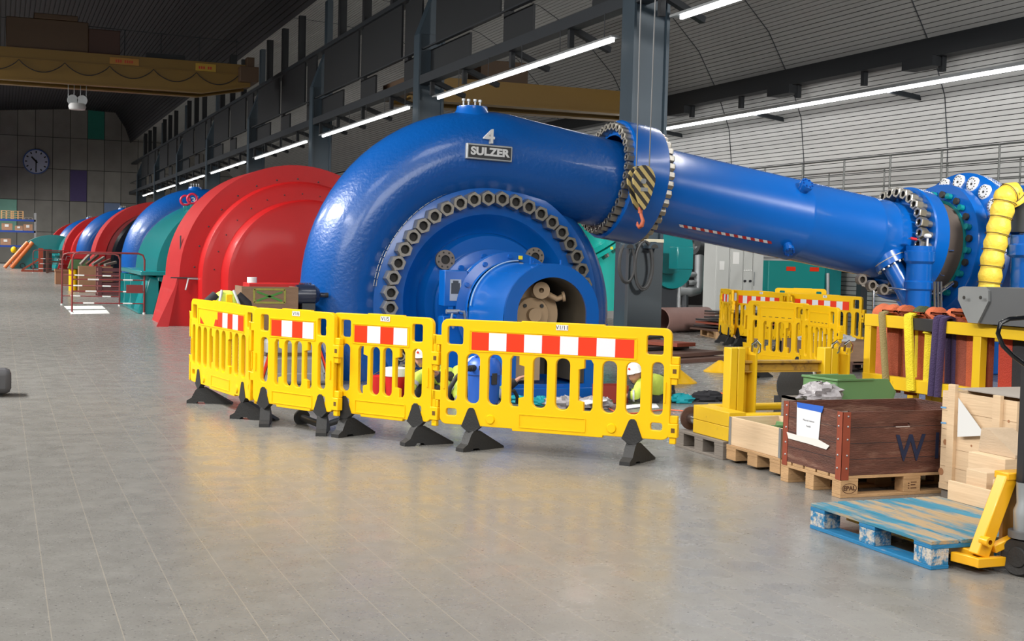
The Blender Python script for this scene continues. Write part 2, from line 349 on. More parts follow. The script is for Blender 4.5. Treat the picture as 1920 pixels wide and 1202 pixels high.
struct(MB().box((-14, YBACK-.4, 0), (24, YBACK, 15)).build('wall_back', CONC, smooth=False))
def grooved(profile, pitch, gw, gd, y0, y1, name, m1):
    pts = []; P = [Vector((a, 0, b)) for a, b in profile]; cum = [0]
    for a, b in zip(P, P[1:]): cum.append(cum[-1]+(b-a).length)
    def at(t):
        for i in range(len(P)-1):
            if t <= cum[i+1] or i == len(P)-2:
                d = (P[i+1]-P[i]).normalized(); return P[i]+d*(t-cum[i]), Vector((d.z, 0, -d.x))
    t = 0; b = MB(); g = MB()
    while t < cum[-1]-pitch:
        a, n = at(t); c, n2 = at(t+pitch-gw); e, n3 = at(t+pitch)
        b.add([V(a.x, y0, a.z), V(c.x, y0, c.z), V(c.x, y1, c.z), V(a.x, y1, a.z)], [(0, 1, 2, 3)])
        q = [a+n*gd, c+n*gd]
        for s0, s1 in ((a, a+n*gd), (c, c+n*gd)): b.add([V(s0.x, y0, s0.z), V(s1.x, y0, s1.z), V(s1.x, y1, s1.z), V(s0.x, y1, s0.z)], [(0, 1, 2, 3)])
        g.add([V((c+n*gd).x, y0, (c+n*gd).z), V((e+n3*gd).x, y0, (e+n3*gd).z), V((e+n3*gd).x, y1, (e+n3*gd).z), V((c+n*gd).x, y1, (c+n*gd).z)], [(0, 1, 2, 3)])
        t += pitch
    me = bpy.data.meshes.new(name); nb = len(b.f); n0 = len(b.v)
    me.from_pydata([tuple(p) for p in b.v+g.v], [], b.f+[tuple(i+n0 for i in f) for f in g.f]); me.materials.append(m1); me.materials.append(GROOVE)
    for i, p in enumerate(me.polygons): p.material_index = 0 if i < nb else 1
    o = bpy.data.objects.new(name, me); C.objects.link(o); return struct(o)
VP = [(21.1, 0), (21.1, 4.4), (20.95, 5.7), (20.5, 6.8), (19.8, 8.0), (18.6, 9.2), (17, 10.1), (15, 10.7), (13, 11.0), (10.9, 11.1)]
grooved(VP[:4], .118, .018, .03, YBACK, YEND, 'wall_right', SLATM)
grooved(VP[3:], .118, .018, .03, YBACK, YEND, 'ceiling_gallery', SLATM)
for k, Y in enumerate((19.5, 25.5, 31.5, 35.4, 41.4, 47.4, 53.4)):
    b = MB()
    for (a, z), (a2, z2) in zip(VP, VP[1:]): b.bar((a-.005, Y, z), (a2-.005, Y, z2), .03, .012, (0, 1, 0))
    struct(b.build('trim_%d' % (k+1), GIRD, smooth=False))
grooved([(10.7, 10.75), (10.25, 12.0), (9.4, 13.3), (6, 13.4), (0, 12.9), (-6, 12.3), (-12, 11.6)][::1], .22, .05, .05, YBACK, YEND, 'ceiling', CEILM)
struct(MB().box((21.15, YBACK, 0), (21.6, YEND, 12)).box((-12, YBACK, 13.6), (21.6, YEND, 13.9)).build('wall_outer', CONC, smooth=False))
# columns with tapered heads
for n in range(1, 10):
    Y = colY(n)-.05; b = MB(); x0 = COLX
    b.box((x0, Y-.5, 0), (x0+.05, Y, 7.6)).box((x0+.66, Y-.5, 0), (x0+.72, Y, 7.6)).box((x0+.05, Y-.42, 0), (x0+.66, Y-.1, 7.6)).box((x0+.72, Y-.42, 0), (x0+.76, Y-.32, 7.6))
    b.prism([(x0, 7.6), (x0+.72, 7.6), (x0+.72, 10.8), (x0+.52, 10.8), (x0+.52, 9.0)], (0, Y, 0), (1, 0, 0), (0, 0, 1), .45)
    struct(b.build('steel_column', COLUMN, smooth=False))
ys, ye = colY(1)-8, YEND
struct(MB().box((COLX+.02, ys, 6.22), (COLX+.3, ye, 6.46)).box((COLX+.1, ys, 7.18), (COLX+.16, ye, 7.22)).build('steel_girder', GIRD, smooth=False))
struct(MB().box((COLX+.2, ys, 8.86), (COLX+.6, ye, 9.0)).build('crane_rail_beam', GIRD, smooth=False))
for n in range(1, 9):
    Y0, Y1 = colY(n), colY(n+1); F = lambda f: Y0+(Y1-Y0)*f
    b = MB()
    for a, c in ((0.02, .12), (.17, .50), (.55, .92)): b.box((COLX+.3, F(a), 7.25), (COLX+.36, F(c), 8.86))
    for a, c in ((.0, .14), (.40, .53), (.72, .98)): b.box((COLX+.36, F(a), 6.46), (COLX+.42, F(c), 7.2))
    struct(b.build('girder_panel', PANELD, smooth=False))
    b = MB()
    for f in (.25, .5, .75): b.box((COLX+.25, F(f)-.2, 9.0), (COLX+.5, F(f)+.05, 10.78))
    for f in (.14, .52): b.box((COLX+.38, F(f)-.05, 6.46), (COLX+.5, F(f)+.3, 8.86))
    # bracing behind the strip lights
    for f in (.2, .45, .7, .9): b.bar((COLX+.15, F(f), 6.25), (COLX+1.2, F(f)+.4, 5.95), .12, .12); b.box((COLX+.1, F(f)-.06, 5.86), (COLX+.2, F(f)+.06, 6.24))
    struct(b.build('girder_posts', PANELD, smooth=False))
# strip lights
S_L = ['nearest strip light at the top edge, right of the big slate column', 'long strip light left of the big slate column, above the blue spiral casing', 'strip light over the left shoulder of the blue spiral casing', 'strip light above the red domed housing', 'strip light above the top of the second blue casing', 'sixth strip light along the girder, small and bright', 'seventh strip light along the girder toward the end wall', 'farthest strip light, beside the concrete end wall']
for i, (X, y0, y1, z) in enumerate(STRIPS):
    t = thing('strip_light', S_L[i], 'ceiling light', (X, y0, z), 0, 'strip lights along the girder')
    L_ = y1-y0
    MB().box((-.03, 0, -.03), (.03, L_, .03)).build('lamp_tube', LAMPW, t, .008, smooth=False)
    MB().box((-.09, -.1, .035), (.09, L_+.25, .075)).build('lamp_housing', ZINC, t, smooth=False)
    k = 0
    while k*2.1+.4 < L_ and i < 6: MB().cyl((0, .4+k*2.1, .07), (0, .4+k*2.1, .56), .008, n=6).build('hanger', GIRD, t); k += 1
t = thing('strip_light', 'very long strip light running in front of the slatted right wall', 'ceiling light', (20.0, 7, 5.85))
MB().box((-.035, 0, -.035), (.035, 46, .035)).build('lamp_tube', LAMPW, t, smooth=False)
MB().box((-.07, 0, .04), (.07, 46, .12)).build('lamp_housing', ZINC, t, smooth=False)
for Y in (12.5, 19.4, 25.4, 31.4, 37.4, 43.4): MB().bar((0, Y, .0), (.98, Y, -.12), .07, .12).build('bracket', GIRD, t, smooth=False)
t = thing('cable_tray', 'dark cable duct along the slatted wall above the long strip light', 'cable tray', (20.3, YBACK+.2, 6.15))
MB().box((-.15, 0, .35), (.25, 62, .80)).build('duct', PANELD, t, smooth=False)
for Y in [10+2.95*k for k in range(14)]: MB().box((0, Y, 0), (.12, Y+.14, .4)).build('duct_bracket', PANELD, t, smooth=False)
for Y in [13+5.9*k for k in range(6)]: MB().box((-.25, Y, .12), (.15, Y+1.1, .36)).build('duct_box', PANELD, t, smooth=False)
# railing on the gallery platform
t = thing('gallery_railing', 'grey steel railing of the raised platform at the slatted wall', 'railing', (19.0, 0, 3.05))
b = MB(); b.tube([(0, 14, 1.1), (0, 46, 1.1)], .022, 8); b.build('handrail', RAILM, t)
b = MB()
for z in (.12, .42, .75): b.tube([(0, 14, z), (0, 46, z)], .012, 6)
b.build('rail', RAILM, t)
for k in range(18): MB().cyl((0, 14.35+1.76*k, 0), (0, 14.35+1.76*k, 1.1), .024, n=8).build('post', RAILM, t)
t2 = thing('gallery_railing', 'second thinner railing standing behind the platform railing', 'railing', (20.2, 0, 3.05))
b = MB(); b.tube([(0, 14, .95), (0, 46, .95)], .02, 8); b.tube([(0, 14, .5), (0, 46, .5)], .012, 6); b.build('rail', RAILM, t2)
for k in range(14): MB().cyl((0, 15.2+2.3*k, 0), (0, 15.2+2.3*k, .95), .02, n=8).build('post', RAILM, t2)
struct(MB().box((18.9, 13, 2.85), (21.1, 47, 3.05)).build('gallery_platform', CONC, smooth=False))
b = MB()
for Y in range(16, 46, 6): b.box((20.6, Y, 0), (20.8, Y+.2, 2.85))
struct(b.build('platform_posts', GIRD, smooth=False))
# cranes
t = thing('bridge_crane', 'yellow overhead bridge crane with looped cable across the main hall', 'crane', (0, 54, 7.9))
MB().box((-11, 0, 0), (7.6, .12, 1.22)).box((-11, 1.6, 0), (7.6, 1.72, 1.22)).prism([(7.6, 0), (7.6, 1.22), (9.3, 1.22), (9.5, .9), (9.5, .35)], (0, .12, 0), (1, 0, 0), (0, 0, 1), .12).prism([(7.6, 0), (7.6, 1.22), (9.3, 1.22), (9.5, .9), (9.5, .35)], (0, 1.72, 0), (1, 0, 0), (0, 0, 1), .12).build('girder', CRANEY, t, smooth=False)
MB().box((-11, -.06, -.03), (7.6, .3, .03)).bar((7.6, .1, 0), (9.4, .1, .36), .34, .06).build('bottom_flange', CRANEY, t, smooth=False)
MB().box((-11, 1.5, -.03), (7.6, 1.9, .03)).bar((7.6, 1.7, 0), (9.4, 1.7, .36), .34, .06).build('bottom_flange', CRANEY, t, smooth=False)
MB().box((-11, -.05, .78), (9.3, 0, .82)).build('cable_rail', CRANEY, t, smooth=False)
pts = []
for i in range(9*12+1):
    x = -6+i*15/(9*12); f = (i % 12)/12; pts.append((x, -.06, .76-.42*math.sin(PI*f)**.8 if 0 < f < 1 else .76))
MB().tube(pts, .018, 5).build('festoon_cable', DARKCL, t)
MB().box((9.0, -.5, .5), (9.75, 2.2, 1.1)).box((9.3, -.3, 1.1), (9.6, .2, 1.5)).build('end_carriage', CRANEB, t, .02)
MB().box((.2, .1, 1.25), (3.2, 1.6, 2.4)).box((1.2, 0, 2.4), (2.8, 1.4, 2.6)).build('trolley', CRANEB, t, .03)
MB().box((3.2, .2, 1.25), (4.4, 1.5, 2.2)).build('winch_box', mat('winch_brown', (.07, .03, .02), .6), t, .03)
MB().box((5.4, .1, 1.22), (6.9, .4, 1.42)).build('control_box', PANELD, t, smooth=False); MB().box((8.7, 0, 1.22), (8.95, .4, 1.6)).build('control_box', PANELD, t, smooth=False)
b = MB(); b.tube([(-5, .5, 2.5), (9.2, .5, 2.2)], .015, 5)
for x in (4.6, 6, 7.5, 9.0): b.cyl((x, .5, 1.2), (x, .5, 2.3), .015, n=5)
b.build('crane_railing', GIRD, t)
M1 = facing((4.6, -.02, 1.0), (1, 0, 0), (0, 0, 1))
MB().box((4.0, -.03, .86), (5.1, -.001, 1.12)).build('capacity_plate', mat('plate_orange', (.4, .18, .02), .5), t, smooth=False); [MB().box((4.22+.085*k, -.036, .93), (4.27+.085*k, -.031, 1.04)).build('red_mark', mat('red_letters', (.5, .03, .01), .5), t, smooth=False) for k in (0, 1, 2, 4, 5, 6, 7)]
MB().box((7.3, -.03, .84), (8.1, -.001, 1.14)).build('name_plate', mat('plate_yellow', (.45, .27, .02), .5), t, smooth=False); [MB().box((7.42+.09*k, -.036, .92), (7.48+.09*k, -.031, 1.03)).build('red_mark', mat('red_letters', (.5, .03, .01), .5), t, smooth=False) for k in (0, 1, 2, 4, 5)]
t = thing('crane_hook_block', 'pale double-sheave hook block hanging under the main hall crane', 'hook', (2.85, 54.9, 7.2))
b = MB()
for dx in (-.18, .18): b.cyl((dx, -.12, .15), (dx, .12, .15), .2, n=20)
b.build('sheave', ZINC, t); MB().lathe([(.0, -.15), (.3, -.12), (.34, 0), (.3, .12), (0, .12)], (0, 0, -.1), (0, 0, 1), 20).build('hook_housing', mat('hook_housing_paint', (.5, .5, .5), .5), t)
b = MB()
for dx in (-.34, -.12, .12, .34): b.cyl((dx, 0, .15), (dx, 0, .75), .012, n=6)
b.build('wire_rope', ZINC, t)
t = thing('bridge_crane', 'yellow bridge crane in the side gallery, behind the blue casing top', 'crane', (0, 38.5, 6.25))
MB().box((11.6, 0, .1), (19.6, .3, .8)).build('girder', CRANEY, t, smooth=False)
MB().box((11.6, 1.7, .1), (19.6, 2.0, .8)).build('girder', CRANEY, t, smooth=False)
MB().box((11.6, -.15, .05), (19.6, .45, .1)).box((11.6, 1.55, .05), (19.6, 2.15, .1)).build('bottom_flange', CRANEY, t, smooth=False)
MB().box((11.4, -.3, .2), (11.8, 2.3, .7)).box((19.5, -.3, .2), (19.8, 2.3, .7)).build('end_carriage', CRANEB, t, smooth=False)
MB().box((14, .35, .75), (15.6, 1.6, 1.5)).build('trolley', CRANEB, t, .02)
# wall clock
p = onY(67.7, 303, YEND); t = thing('wall_clock', 'round white wall clock with blue rim on the concrete end wall', 'clock', (p.x, YEND-.02, p.z))
MB().lathe([(0, -.06), (1.0, -.06), (1.0, 0)], (0, 0, 0), (0, 1, 0), 40).build('clock_face', mat('clock_face_paint', (.55, .60, .78), .5), t)
MB().lathe([(.98, -.1), (1.08, -.1), (1.08, .0), (.98, .0)], (0, 0, 0), (0, 1, 0), 40, closed=True).build('clock_rim', NAVY, t)
for k in range(12):
    a = k*PI/6; MB().bar((.72*math.sin(a), -.07, .72*math.cos(a)), (.9*math.sin(a), -.07, .9*math.cos(a)), .1, .02, (0, 1, 0)).build('hour_mark', DARKCL, t, smooth=False)
for a, l, w_ in ((-44, .55, .13), (181, .8, .09)): a = math.radians(a); MB().bar((-.15*math.sin(a), -.09, -.15*math.cos(a)), (l*math.sin(a), -.09, l*math.cos(a)), w_, .02, (0, 1, 0)).build('clock_hand', DARKCL, t, smooth=False)
# ------------------------------------------------------------------ the turbine trains
SX, SZ, YT = 5.88, 1.0, 16.3
PSL = -.153                                   # fall of the penstock along +X
def spiral(Y, num, label, full):
    t = thing('spiral_casing', label, 'turbine casing', (SX, Y, 0)); th0 = math.radians(81.3)
    pts, rs = [], []
    # penstock stub from the right, into the wrap
    p0 = V(1.89*math.cos(th0), 0, SZ+1.89*math.sin(th0)); d = V(math.sin(th0), 0, -math.cos(th0))
    for k in range(6): pts.append(p0+d*(1.62-1.62*k/6)); rs.append(.60+.015*k/6)
    N_ = 72
    for k in range(N_+1):
        f = k/N_; a = th0+f*math.radians(352); r = .62-.40*f**1.15; Rc = 1.89-.42*f**1.3; pts.append(V(Rc*math.cos(a), 0, SZ+Rc*math.sin(a))); rs.append(r)
    MB().tube(pts, rs, 40).build('casing_tube', BLUE, t)
    # stay ring and head cover
    MB().lathe([(1.62, -.20), (1.56, -.42), (1.46, -.46), (1.14, -.46), (1.10, -.42), (.98, -.28), (.90, -.25), (.90, -.40), (.86, -.48), (.3, -.50)], (0, 0, SZ), (0, 1, 0), 96).build('head_cover', BLUE2, t)
    MB().lathe([(1.60, .3), (1.2, .3), (.2, .3)], (0, 0, SZ), (0, 1, 0), 64).build('rear_cover', BLUE2, t)
    a = th0+math.radians(4)
    b = MB(); top = V(-.12, -.02, SZ+2.5); b.lathe([(0, .05), (.20, .05), (.21, .0), (.27, -.10)], top, (0, 0, 1), 24); b.build('top_fitting', BLUE2, t)
    b = MB()
    for k in range(4): b.cyl(top+V(-.12+.08*k, .03*(k % 2), .05), top+V(-.12+.08*k, .03*(k % 2), .13+.02*(k % 2)), .012, n=8).cyl(top+V(-.12+.08*k, .03*(k % 2), .12), top+V(-.12+.08*k, .03*(k % 2), .15), .024, n=8)
    b.build('valve_cluster', ZINC, t)
    MB().box((-1.5, -.3, 0), (-.9, .3, .35)).box((.9, -.3, 0), (1.5, .3, .35)).build('foot', BLUE2, t, .02)
    # lettering
    if num:
        c = onY(918, 286, Y-.655)-V(SX, Y, 0) if full else V(-.25, -.655, SZ+1.9)
        up_ = V(0, .03, 1); rt = V(1, 0, -.03); n_ = Vector(rt).cross(up_).normalized()
        fm = lambda o: facing(o, rt, up_-rt*up_.dot(rt)/rt.dot(rt))
        pl = MB(); M = fm(c); pl.cbox((0, 0, -.03), (.62, .20, .07), M); npl = pl.build('name_plate', ZINC, t, .01, smooth=False)
        MB().cbox((0, 0, .005), (.575, .155, .02), M).build('plate_field', mat('plate_black', (.02, .022, .025), .5), npl, smooth=False)
        text('SULZER', .135, 'plate_lettering', mat('plate_silver', (.55, .56, .56), .4, .2), npl, fm(c+n_*.016), .004, 1.12, .006)
        text(str(num), .25, 'unit_number', mat('plate_silver', (.55, .56, .56), .4, .2), t, fm(c+V(-.0, .03, .195)+n_*.0), .03, 1.15, .004)
    if full:
        me = nutmesh(.105, .15, .5); n_ = 40
        for k in range(n_):
            a = math.radians(-38+256*k/ (n_-1)) if False else 2*PI*(k+.4)/44
            if not (-.75 < math.sin(a)): continue
            place('cover_nut', me, V(1.34*math.cos(a), -.46, SZ+1.34*math.sin(a)), (0, -1, 0), t, k)
            if a > 2*PI: break
        b = MB()
        for k in range(11):
            a = math.radians(20+k*16); b.bar(V(1.06*math.cos(a), -.30, SZ+1.06*math.sin(a)), V(1.30*math.cos(a), -.455, SZ+1.30*math.sin(a)), .02, .03, (0, 1, 0))
        b.build('cover_rib', BLUE2, t)
        # link chain round the nut circle
        b = MB()
        for k in range(23):
            a0 = math.radians(92+k*3.6); c = V(1.52*math.cos(a0), -.46, SZ+1.52*math.sin(a0)); tg = V(-math.sin(a0), 0, math.cos(a0)); nr = V(math.cos(a0), 0, math.sin(a0))
            b.tube([c+tg*sx*.038+nr*sy*.016 for sx, sy in ((-1,-1),(1,-1),(1,1),(-1,1))], .006, 6, closed=True)
        b.build('guide_ring_links', ZINC, t)
        small = nutmesh(.045, .05, .5)
        for k, dg in enumerate((78, 81, 84, 87, 107, 109.5, 112, 114.5)):
            a0 = math.radians(dg); place('small_nut', small, V(1.58*math.cos(a0), -.44, SZ+1.58*math.sin(a0)), (0, -1, 0), t)
        # flanged instrument ports
        for px, py in ((834, 487), (1002, 482)):
            c = onY(px, py, Y-.52)-V(SX, Y, 0); b = MB(); b.lathe([(.058, -.03), (.125, -.03), (.125, .02)], c, (0, 1, 0), 28); b.build('port_flange', STEELD if False else mat('bare_flange', (.22, .19, .16), .55, .5, var=.2), t)
            MB().lathe([(0, .0), (.06, .0), (.06, -.028)], c, (0, 1, 0), 20).build('port_bore', HOLE, t)
            b = MB()
            for k in range(8): a = k*PI/4+.3; b.cyl(c+V(.095*math.cos(a), -.03, .095*math.sin(a)), c+V(.095*math.cos(a), -.034, .095*math.sin(a)), .012, n=8)
            b.build('port_bolt_hole', HOLE, t)
        # bearing pedestal stubs on the right edge
        MB().lathe([(0, -.12), (.16, -.1), (.2, .0), (.2, .2)], (1.74, -.05, .62), (0, 1, 0), 24).lathe([(0, -.1), (.13, -.08), (.16, .0), (.16, .2)], (1.66, -.05, 1.12), (0, 1, 0), 24).build('side_boss', BLUE2, t)
    return t
T4 = spiral(YT, 4, 'huge blue spiral turbine casing with number 4 on its top', True)
spiral(YT+26.06, 3, 'second blue spiral casing with number 3, between teal hood and black stator', False)
spiral(YT+52.1, 0, 'third blue spiral casing, half hidden behind the black and red stator', False)
spiral(YT+78.2, 0, 'farthest blue spiral casing, nearest the end wall', False)
# shaft bearing housing in front of casing 4
Yh = 15.78
t = thing('bearing_housing', 'stepped blue cylindrical housing with an arched opening, in front of casing 4', 'bearing housing', (SX, Yh, 0))
c = V(0, 0, .95)
MB().lathe([(0, -.0), (.74, 0), (.74, -.10), (.60, -.12), (.60, -.62), (.71, -.64), (.71, -.76), (.60, -.78), (.60, -.86)], c, (0, 1, 0), 72).build('drum', BLUE2, t)
ya, yb = -2.06, -.84
def arch(r, zb, n=28, cz=.95, x0=0): return [(x0+r, zb)]+[(x0+r*math.cos(PI*i/n), cz+r*math.sin(PI*i/n)) for i in range(n+1)]+[(x0-r, zb)]
b = MB(); A = arch(.585, .12); n_ = len(A)
b.add([V(x, ya, z) for x, z in A]+[V(x, yb, z) for x, z in A], [(i, i+1, n_+i+1, n_+i) for i in range(n_-1)]); b.build('shroud', BLUE2, t)
plate('shroud_front', A, [arch(.43, .16)], .03, BLUE2, t, Matrix.Translation((0, ya-.01, 0)))
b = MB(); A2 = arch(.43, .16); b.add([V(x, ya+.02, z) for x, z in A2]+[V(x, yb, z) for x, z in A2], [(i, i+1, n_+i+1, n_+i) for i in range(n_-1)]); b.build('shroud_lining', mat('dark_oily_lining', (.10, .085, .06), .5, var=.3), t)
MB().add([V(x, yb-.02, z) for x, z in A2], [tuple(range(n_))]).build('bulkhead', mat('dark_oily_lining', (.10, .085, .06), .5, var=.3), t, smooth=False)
MB().lathe([(0, -.18), (.08, -.18), (.08, -.10), (.2, -.10), (.21, -.08), (.21, 0), (.36, 0), (.36, .5)], (-.07, -1.55, .93), (0, 1, 0), 40).build('shaft_cover', BEIGE, t)
b = MB()
for k in range(4): a = PI/4+k*PI/2; b.cyl((-.07+.15*math.cos(a), -1.655, .93+.15*math.sin(a)), (-.07+.15*math.cos(a), -1.675, .93+.15*math.sin(a)), .022, n=10)
b.build('cover_bolt', STEELD, t)
MB().lathe([(.03, -.06), (.10, -.06), (.10, 0)], (-.0, -1.70, 1.22), (.2, 1, 0), 20).tube([(0, -1.68, 1.22), (.1, -1.66, 1.18), (.22, -1.68, 1.12), (.28, -1.72, 1.15)], .035, 10).lathe([(0, -.01), (.06, -.01), (.06, .02)], (.28, -1.72, 1.15), (1, -.3, .2), 16).box((-.42, -1.62, .16), (.05, -1.2, .8)).build('oil_pipe', BEIGE, t)
b = MB()
for k in range(12): a = k*PI/6+.2; b.cyl((.66*math.cos(a), -.10, .95+.66*math.sin(a)), (.66*math.cos(a), -.15, .95+.66*math.sin(a)), .035, n=12)
for k in range(12): a = k*PI/6+.05; b.cyl((.655*math.cos(a), -.76, .95+.655*math.sin(a)), (.655*math.cos(a), -.80, .95+.655*math.sin(a)), .03, n=12)
b.build('flange_bolt', BLUE2, t)
pts = [V(.64*math.cos(math.radians(a)), -.62+.2*math.sin(math.radians(a-80)), .95+.66*math.sin(math.radians(a))) for a in range(170, 95, -6)]
MB().tube(pts, .018, 8).build('hose', mat('grey_hose', (.45, .45, .42), .5), t)
MB().tube([V(.605*math.cos(math.radians(a)), -.98, .95+.605*math.sin(math.radians(a))) for a in range(175, 85, -5)], .009, 6).build('weld_ring', mat('pale_weld', (.25, .38, .55), .4), t)
x_, y_ = -.86, -.62
MB().box((x_, y_-.12, .98), (x_+.30, y_+.1, 1.42)).build('terminal_box', BLUE2, t, .012)
M = facing((x_+.14, y_-.124, 1.18), (1, 0, 0), (0, 0, 1)); MB().cbox((0, 0, 0), (.14, .26, .008), M).build('box_plate', ZINC, t, smooth=False)
MB().cbox((0, .02, .006), (.11, .13, .004), M).cbox((0, .10, .006), (.07, .03, .004), M).build('box_plate_print', STEELD, t, smooth=False)
MB().cyl((x_+.02, y_-.15, .92), (x_+.16, y_-.15, .92), .028, n=12).tube([(x_+.16, y_-.16, .93), (x_+.24, y_-.17, .92), (x_+.28, y_-.16, .78)], .02, 8).tube([(x_+.1, y_-.15, .92), (x_+.08, y_-.16, .80), (x_+.12, y_-.15, .72)], .018, 8).build('cable_gland', ZINC, t)
MB().box((x_, y_-.1, .1), (x_+.32, y_+.1, .86)).build('support_leg', BLUE2, t, .01)
MB().box((-.75, ya-.06, 0), (.88, .0, .12)).build('base_frame', BLUE2, t, .01)
MB().box((-.2, ya-.02, 1.52), (-.17, ya+.02, 1.53)).tube([(-.18, ya+.25, 1.52), (-.18, ya+.25, 1.60)], .012, 8).tube([(.2, ya+.25, 1.5), (.2, ya+.25, 1.58)], .012, 8).build('lifting_pin', BLUE2, t)
for px, py in ((976, 483), (878, 573)):
    q = onY(px, py, Yh-.8)-V(SX, Yh, 0); MB().cbox(q, (.05, .01, .045)).build('warning_label', mat('label_yellow', (.8, .65, .02), .5), t, smooth=False)
# ------------------------------------------------------------------ penstock and shut-off valve
PX0, PZ0 = 7.76, 2.70
def pz(x): return PZ0+PSL*(x-PX0)
ax = V(1, 0, PSL).normalized()
t = thing('pipe_coupling', 'broad blue flanged coupling ring studded with steel nuts, joining casing 4 to the pipe', 'pipe flange', (PX0, YT, 0))
MB().lathe([(.60, -.03), (.62, .0), (.80, .0), (.82, .02), (.82, .50), (.80, .52), (.58, .52), (.58, .60)], (0, 0, PZ0), ax, 72).build('flange_ring', BLUE2, t)
me1 = nutmesh(.062, .10, .45)
_fx, _fy, _fz = frame(ax)
for k in range(36):
    a = 2*PI*k/36; place('flange_nut', me1, V(0, 0, PZ0)+(_fx*math.cos(a)+_fy*math.sin(a))*.715, -ax, t, k)
    place('flange_nut', me1, V(0, 0, PZ0)+ax*.52+(_fx*math.cos(a)+_fy*math.sin(a))*.715, ax, t, k)
PX1, PX2 = PX0+.5, 12.35
t = thing('penstock_pipe', 'long blue pressure pipe sloping from the nut-studded coupling to the valve', 'pipe', (PX1, YT, 0))
p = V(0, 0, pz(PX1)); q = V(PX2-PX1, 0, pz(PX2)); d = (q-p); Lp = d.length
seam = []
for s in (0, .07, .12, .6, .605, .61, .7, .9, .905, .91, .97, .975, .98): seam.append((.585 + (.006 if s in (.605, .905, .975) else 0), s*Lp))
MB().lathe([(.60, 0), (.585, .15)]+[s for s in seam if s[1] > .2]+[(.585, Lp)], p, d, 72).build('pipe_shell', BLUE2, t)
def onpipe(px, py):
    # point of the pipe surface seen at a pixel
    o = O_-V(PX1, YT, 0); r = ray(px, py); ax2 = d.normalized(); w_ = o-p; a_ = r-ax2*r.dot(ax2); b_ = w_-ax2*w_.dot(ax2)
    A_, B_, C_ = a_.dot(a_), 2*a_.dot(b_), b_.dot(b_)-.588**2; D_ = B_*B_-4*A_*C_
    s = (-B_-math.sqrt(max(D_, 0)))/(2*A_); P_ = o+r*s; nrm = (P_-p); nrm -= ax2*nrm.dot(ax2); return P_, nrm.normalized()
for px, py, r in ((1506, 355, .10), (1476, 461, .085)):
    P_, n_ = onpipe(px, py); b = MB().lathe([(r*.8, -.04), (r*.8, .05), (r, .06), (r, .12), (0, .12)], P_, n_, 24); b.build('blind_port', BLUE2, t)
    x, y, z = frame(n_); b = MB()
    for k in range(8): a = k*PI/4; c = P_+n_*.12+(x*math.cos(a)+y*math.sin(a))*r*.75; b.cyl(c, c+n_*.02, .014, n=8)
    b.build('port_bolt', NAVY, t)
# red-white tape
N_ = 22
for k in range(N_):
    a0 = onpipe(1273+(1446-1273)*k/N_, 420+(452-420)*k/N_); a1 = onpipe(1273+(1446-1273)*(k+1)/N_, 420+(452-420)*(k+1)/N_)
    dn = V(0, 0, -1); g0 = (dn-a0[1]*dn.dot(a0[1])).normalized()*.05+ax*.03; 
    MB().add([a0[0]+a0[1]*.004, a1[0]+a1[1]*.004, a1[0]+a1[1]*.002+g0, a0[0]+a0[1]*.002+g0], [(0, 1, 2, 3)]).build('marking_tape', SIGNW if k % 2 == 0 else mat('tape_red', (.45, .02, .02), .4), t, smooth=False)
# valve group
t = thing('shutoff_valve', 'blue spherical shut-off valve with nut-studded flanges and white-capped bolts', 'valve', (PX2, YT, 0))
c = V(0, 0, pz(PX2)); A_ = ax
MB().lathe([(.59, -.02), (.84, -.02), (.86, .0), (.86, .22), (.84, .24), (.6, .24)], c+A_*.30, A_, 72).build('inlet_flange', BLUE2, t)
MB().lathe([(.585, 0), (.585, .30)], c, A_, 64).build('pipe_end', BLUE2, t)
me2 = nutmesh(.085, .12, .5)
for k in range(28):
    a = 2*PI*(k+.3)/28; q = c+A_*.28+(_fx*math.cos(a)+_fy*math.sin(a))*.735; place('inlet_nut', me2, q-A_*.10, -A_, t, k)
b = MB()
for k in range(28): a = 2*PI*(k+.3)/28; q = c+A_*.28+(_fx*math.cos(a)+_fy*math.sin(a))*.735; b.cyl(q-A_*.1, q, .05, n=12)
b.build('stud', STEEL, t)
MB().lathe([(.74, .54), (.76, .56), (.76, .62), (.73, .64), (.73, .90)], c, A_, 72).build('gasket_drum', GASK, t)
MB().lathe([(.73, .90), (1.02, .90), (1.03, .92), (1.03, 1.10), (.95, 1.14)], c, A_, 72).build('body_flange', BLUE2, t)
MB().lathe([(.735, .875), (.775, .875), (.775, .905)], c, A_, 72).build('bolt_ring', TEAL, t)
for k in range(30):
    a = 2*PI*k/30; q = c+A_*.88+(_fx*math.cos(a)+_fy*math.sin(a))*.86
    if k % 2: MB().cyl(q+A_*.01, q-A_*.06, .047, n=12).build('teal_cap', TEAL, t)
    else: MB().cyl(q+A_*.01, q-A_*.03, .052, n=16).build('bolt_hole', HOLE, t)
c2 = c+A_*1.35
MB().lathe([(.95, -.22), (1.0, -.16), (1.18, -.12), (1.28, -.06), (1.28, .14), (1.24, .2), (.9, .3)], c2, A_, 80).build('outer_disc', BLUE2, t)
me3 = MB().lathe([(0, .06), (.045, .06), (.05, .065), (.10, .065), (.115, .055), (.115, 0)], (0, 0, 0), (0, 0, 1), 24)
def capmesh():
    o = me3.build('cap', WHITE); me = o.data; bpy.data.objects.remove(o); return me
cm = capmesh(); hm = MB()
for k in range(12): a = k*PI/6; hm.cyl((.085*math.cos(a), .085*math.sin(a), .06), (.085*math.cos(a), .085*math.sin(a), .069), .012, n=6)
hm.cyl((0, 0, .05), (0, 0, .066), .02, n=8); ho = hm.build('cap_holes', HOLE); hme = ho.data; bpy.data.objects.remove(ho)
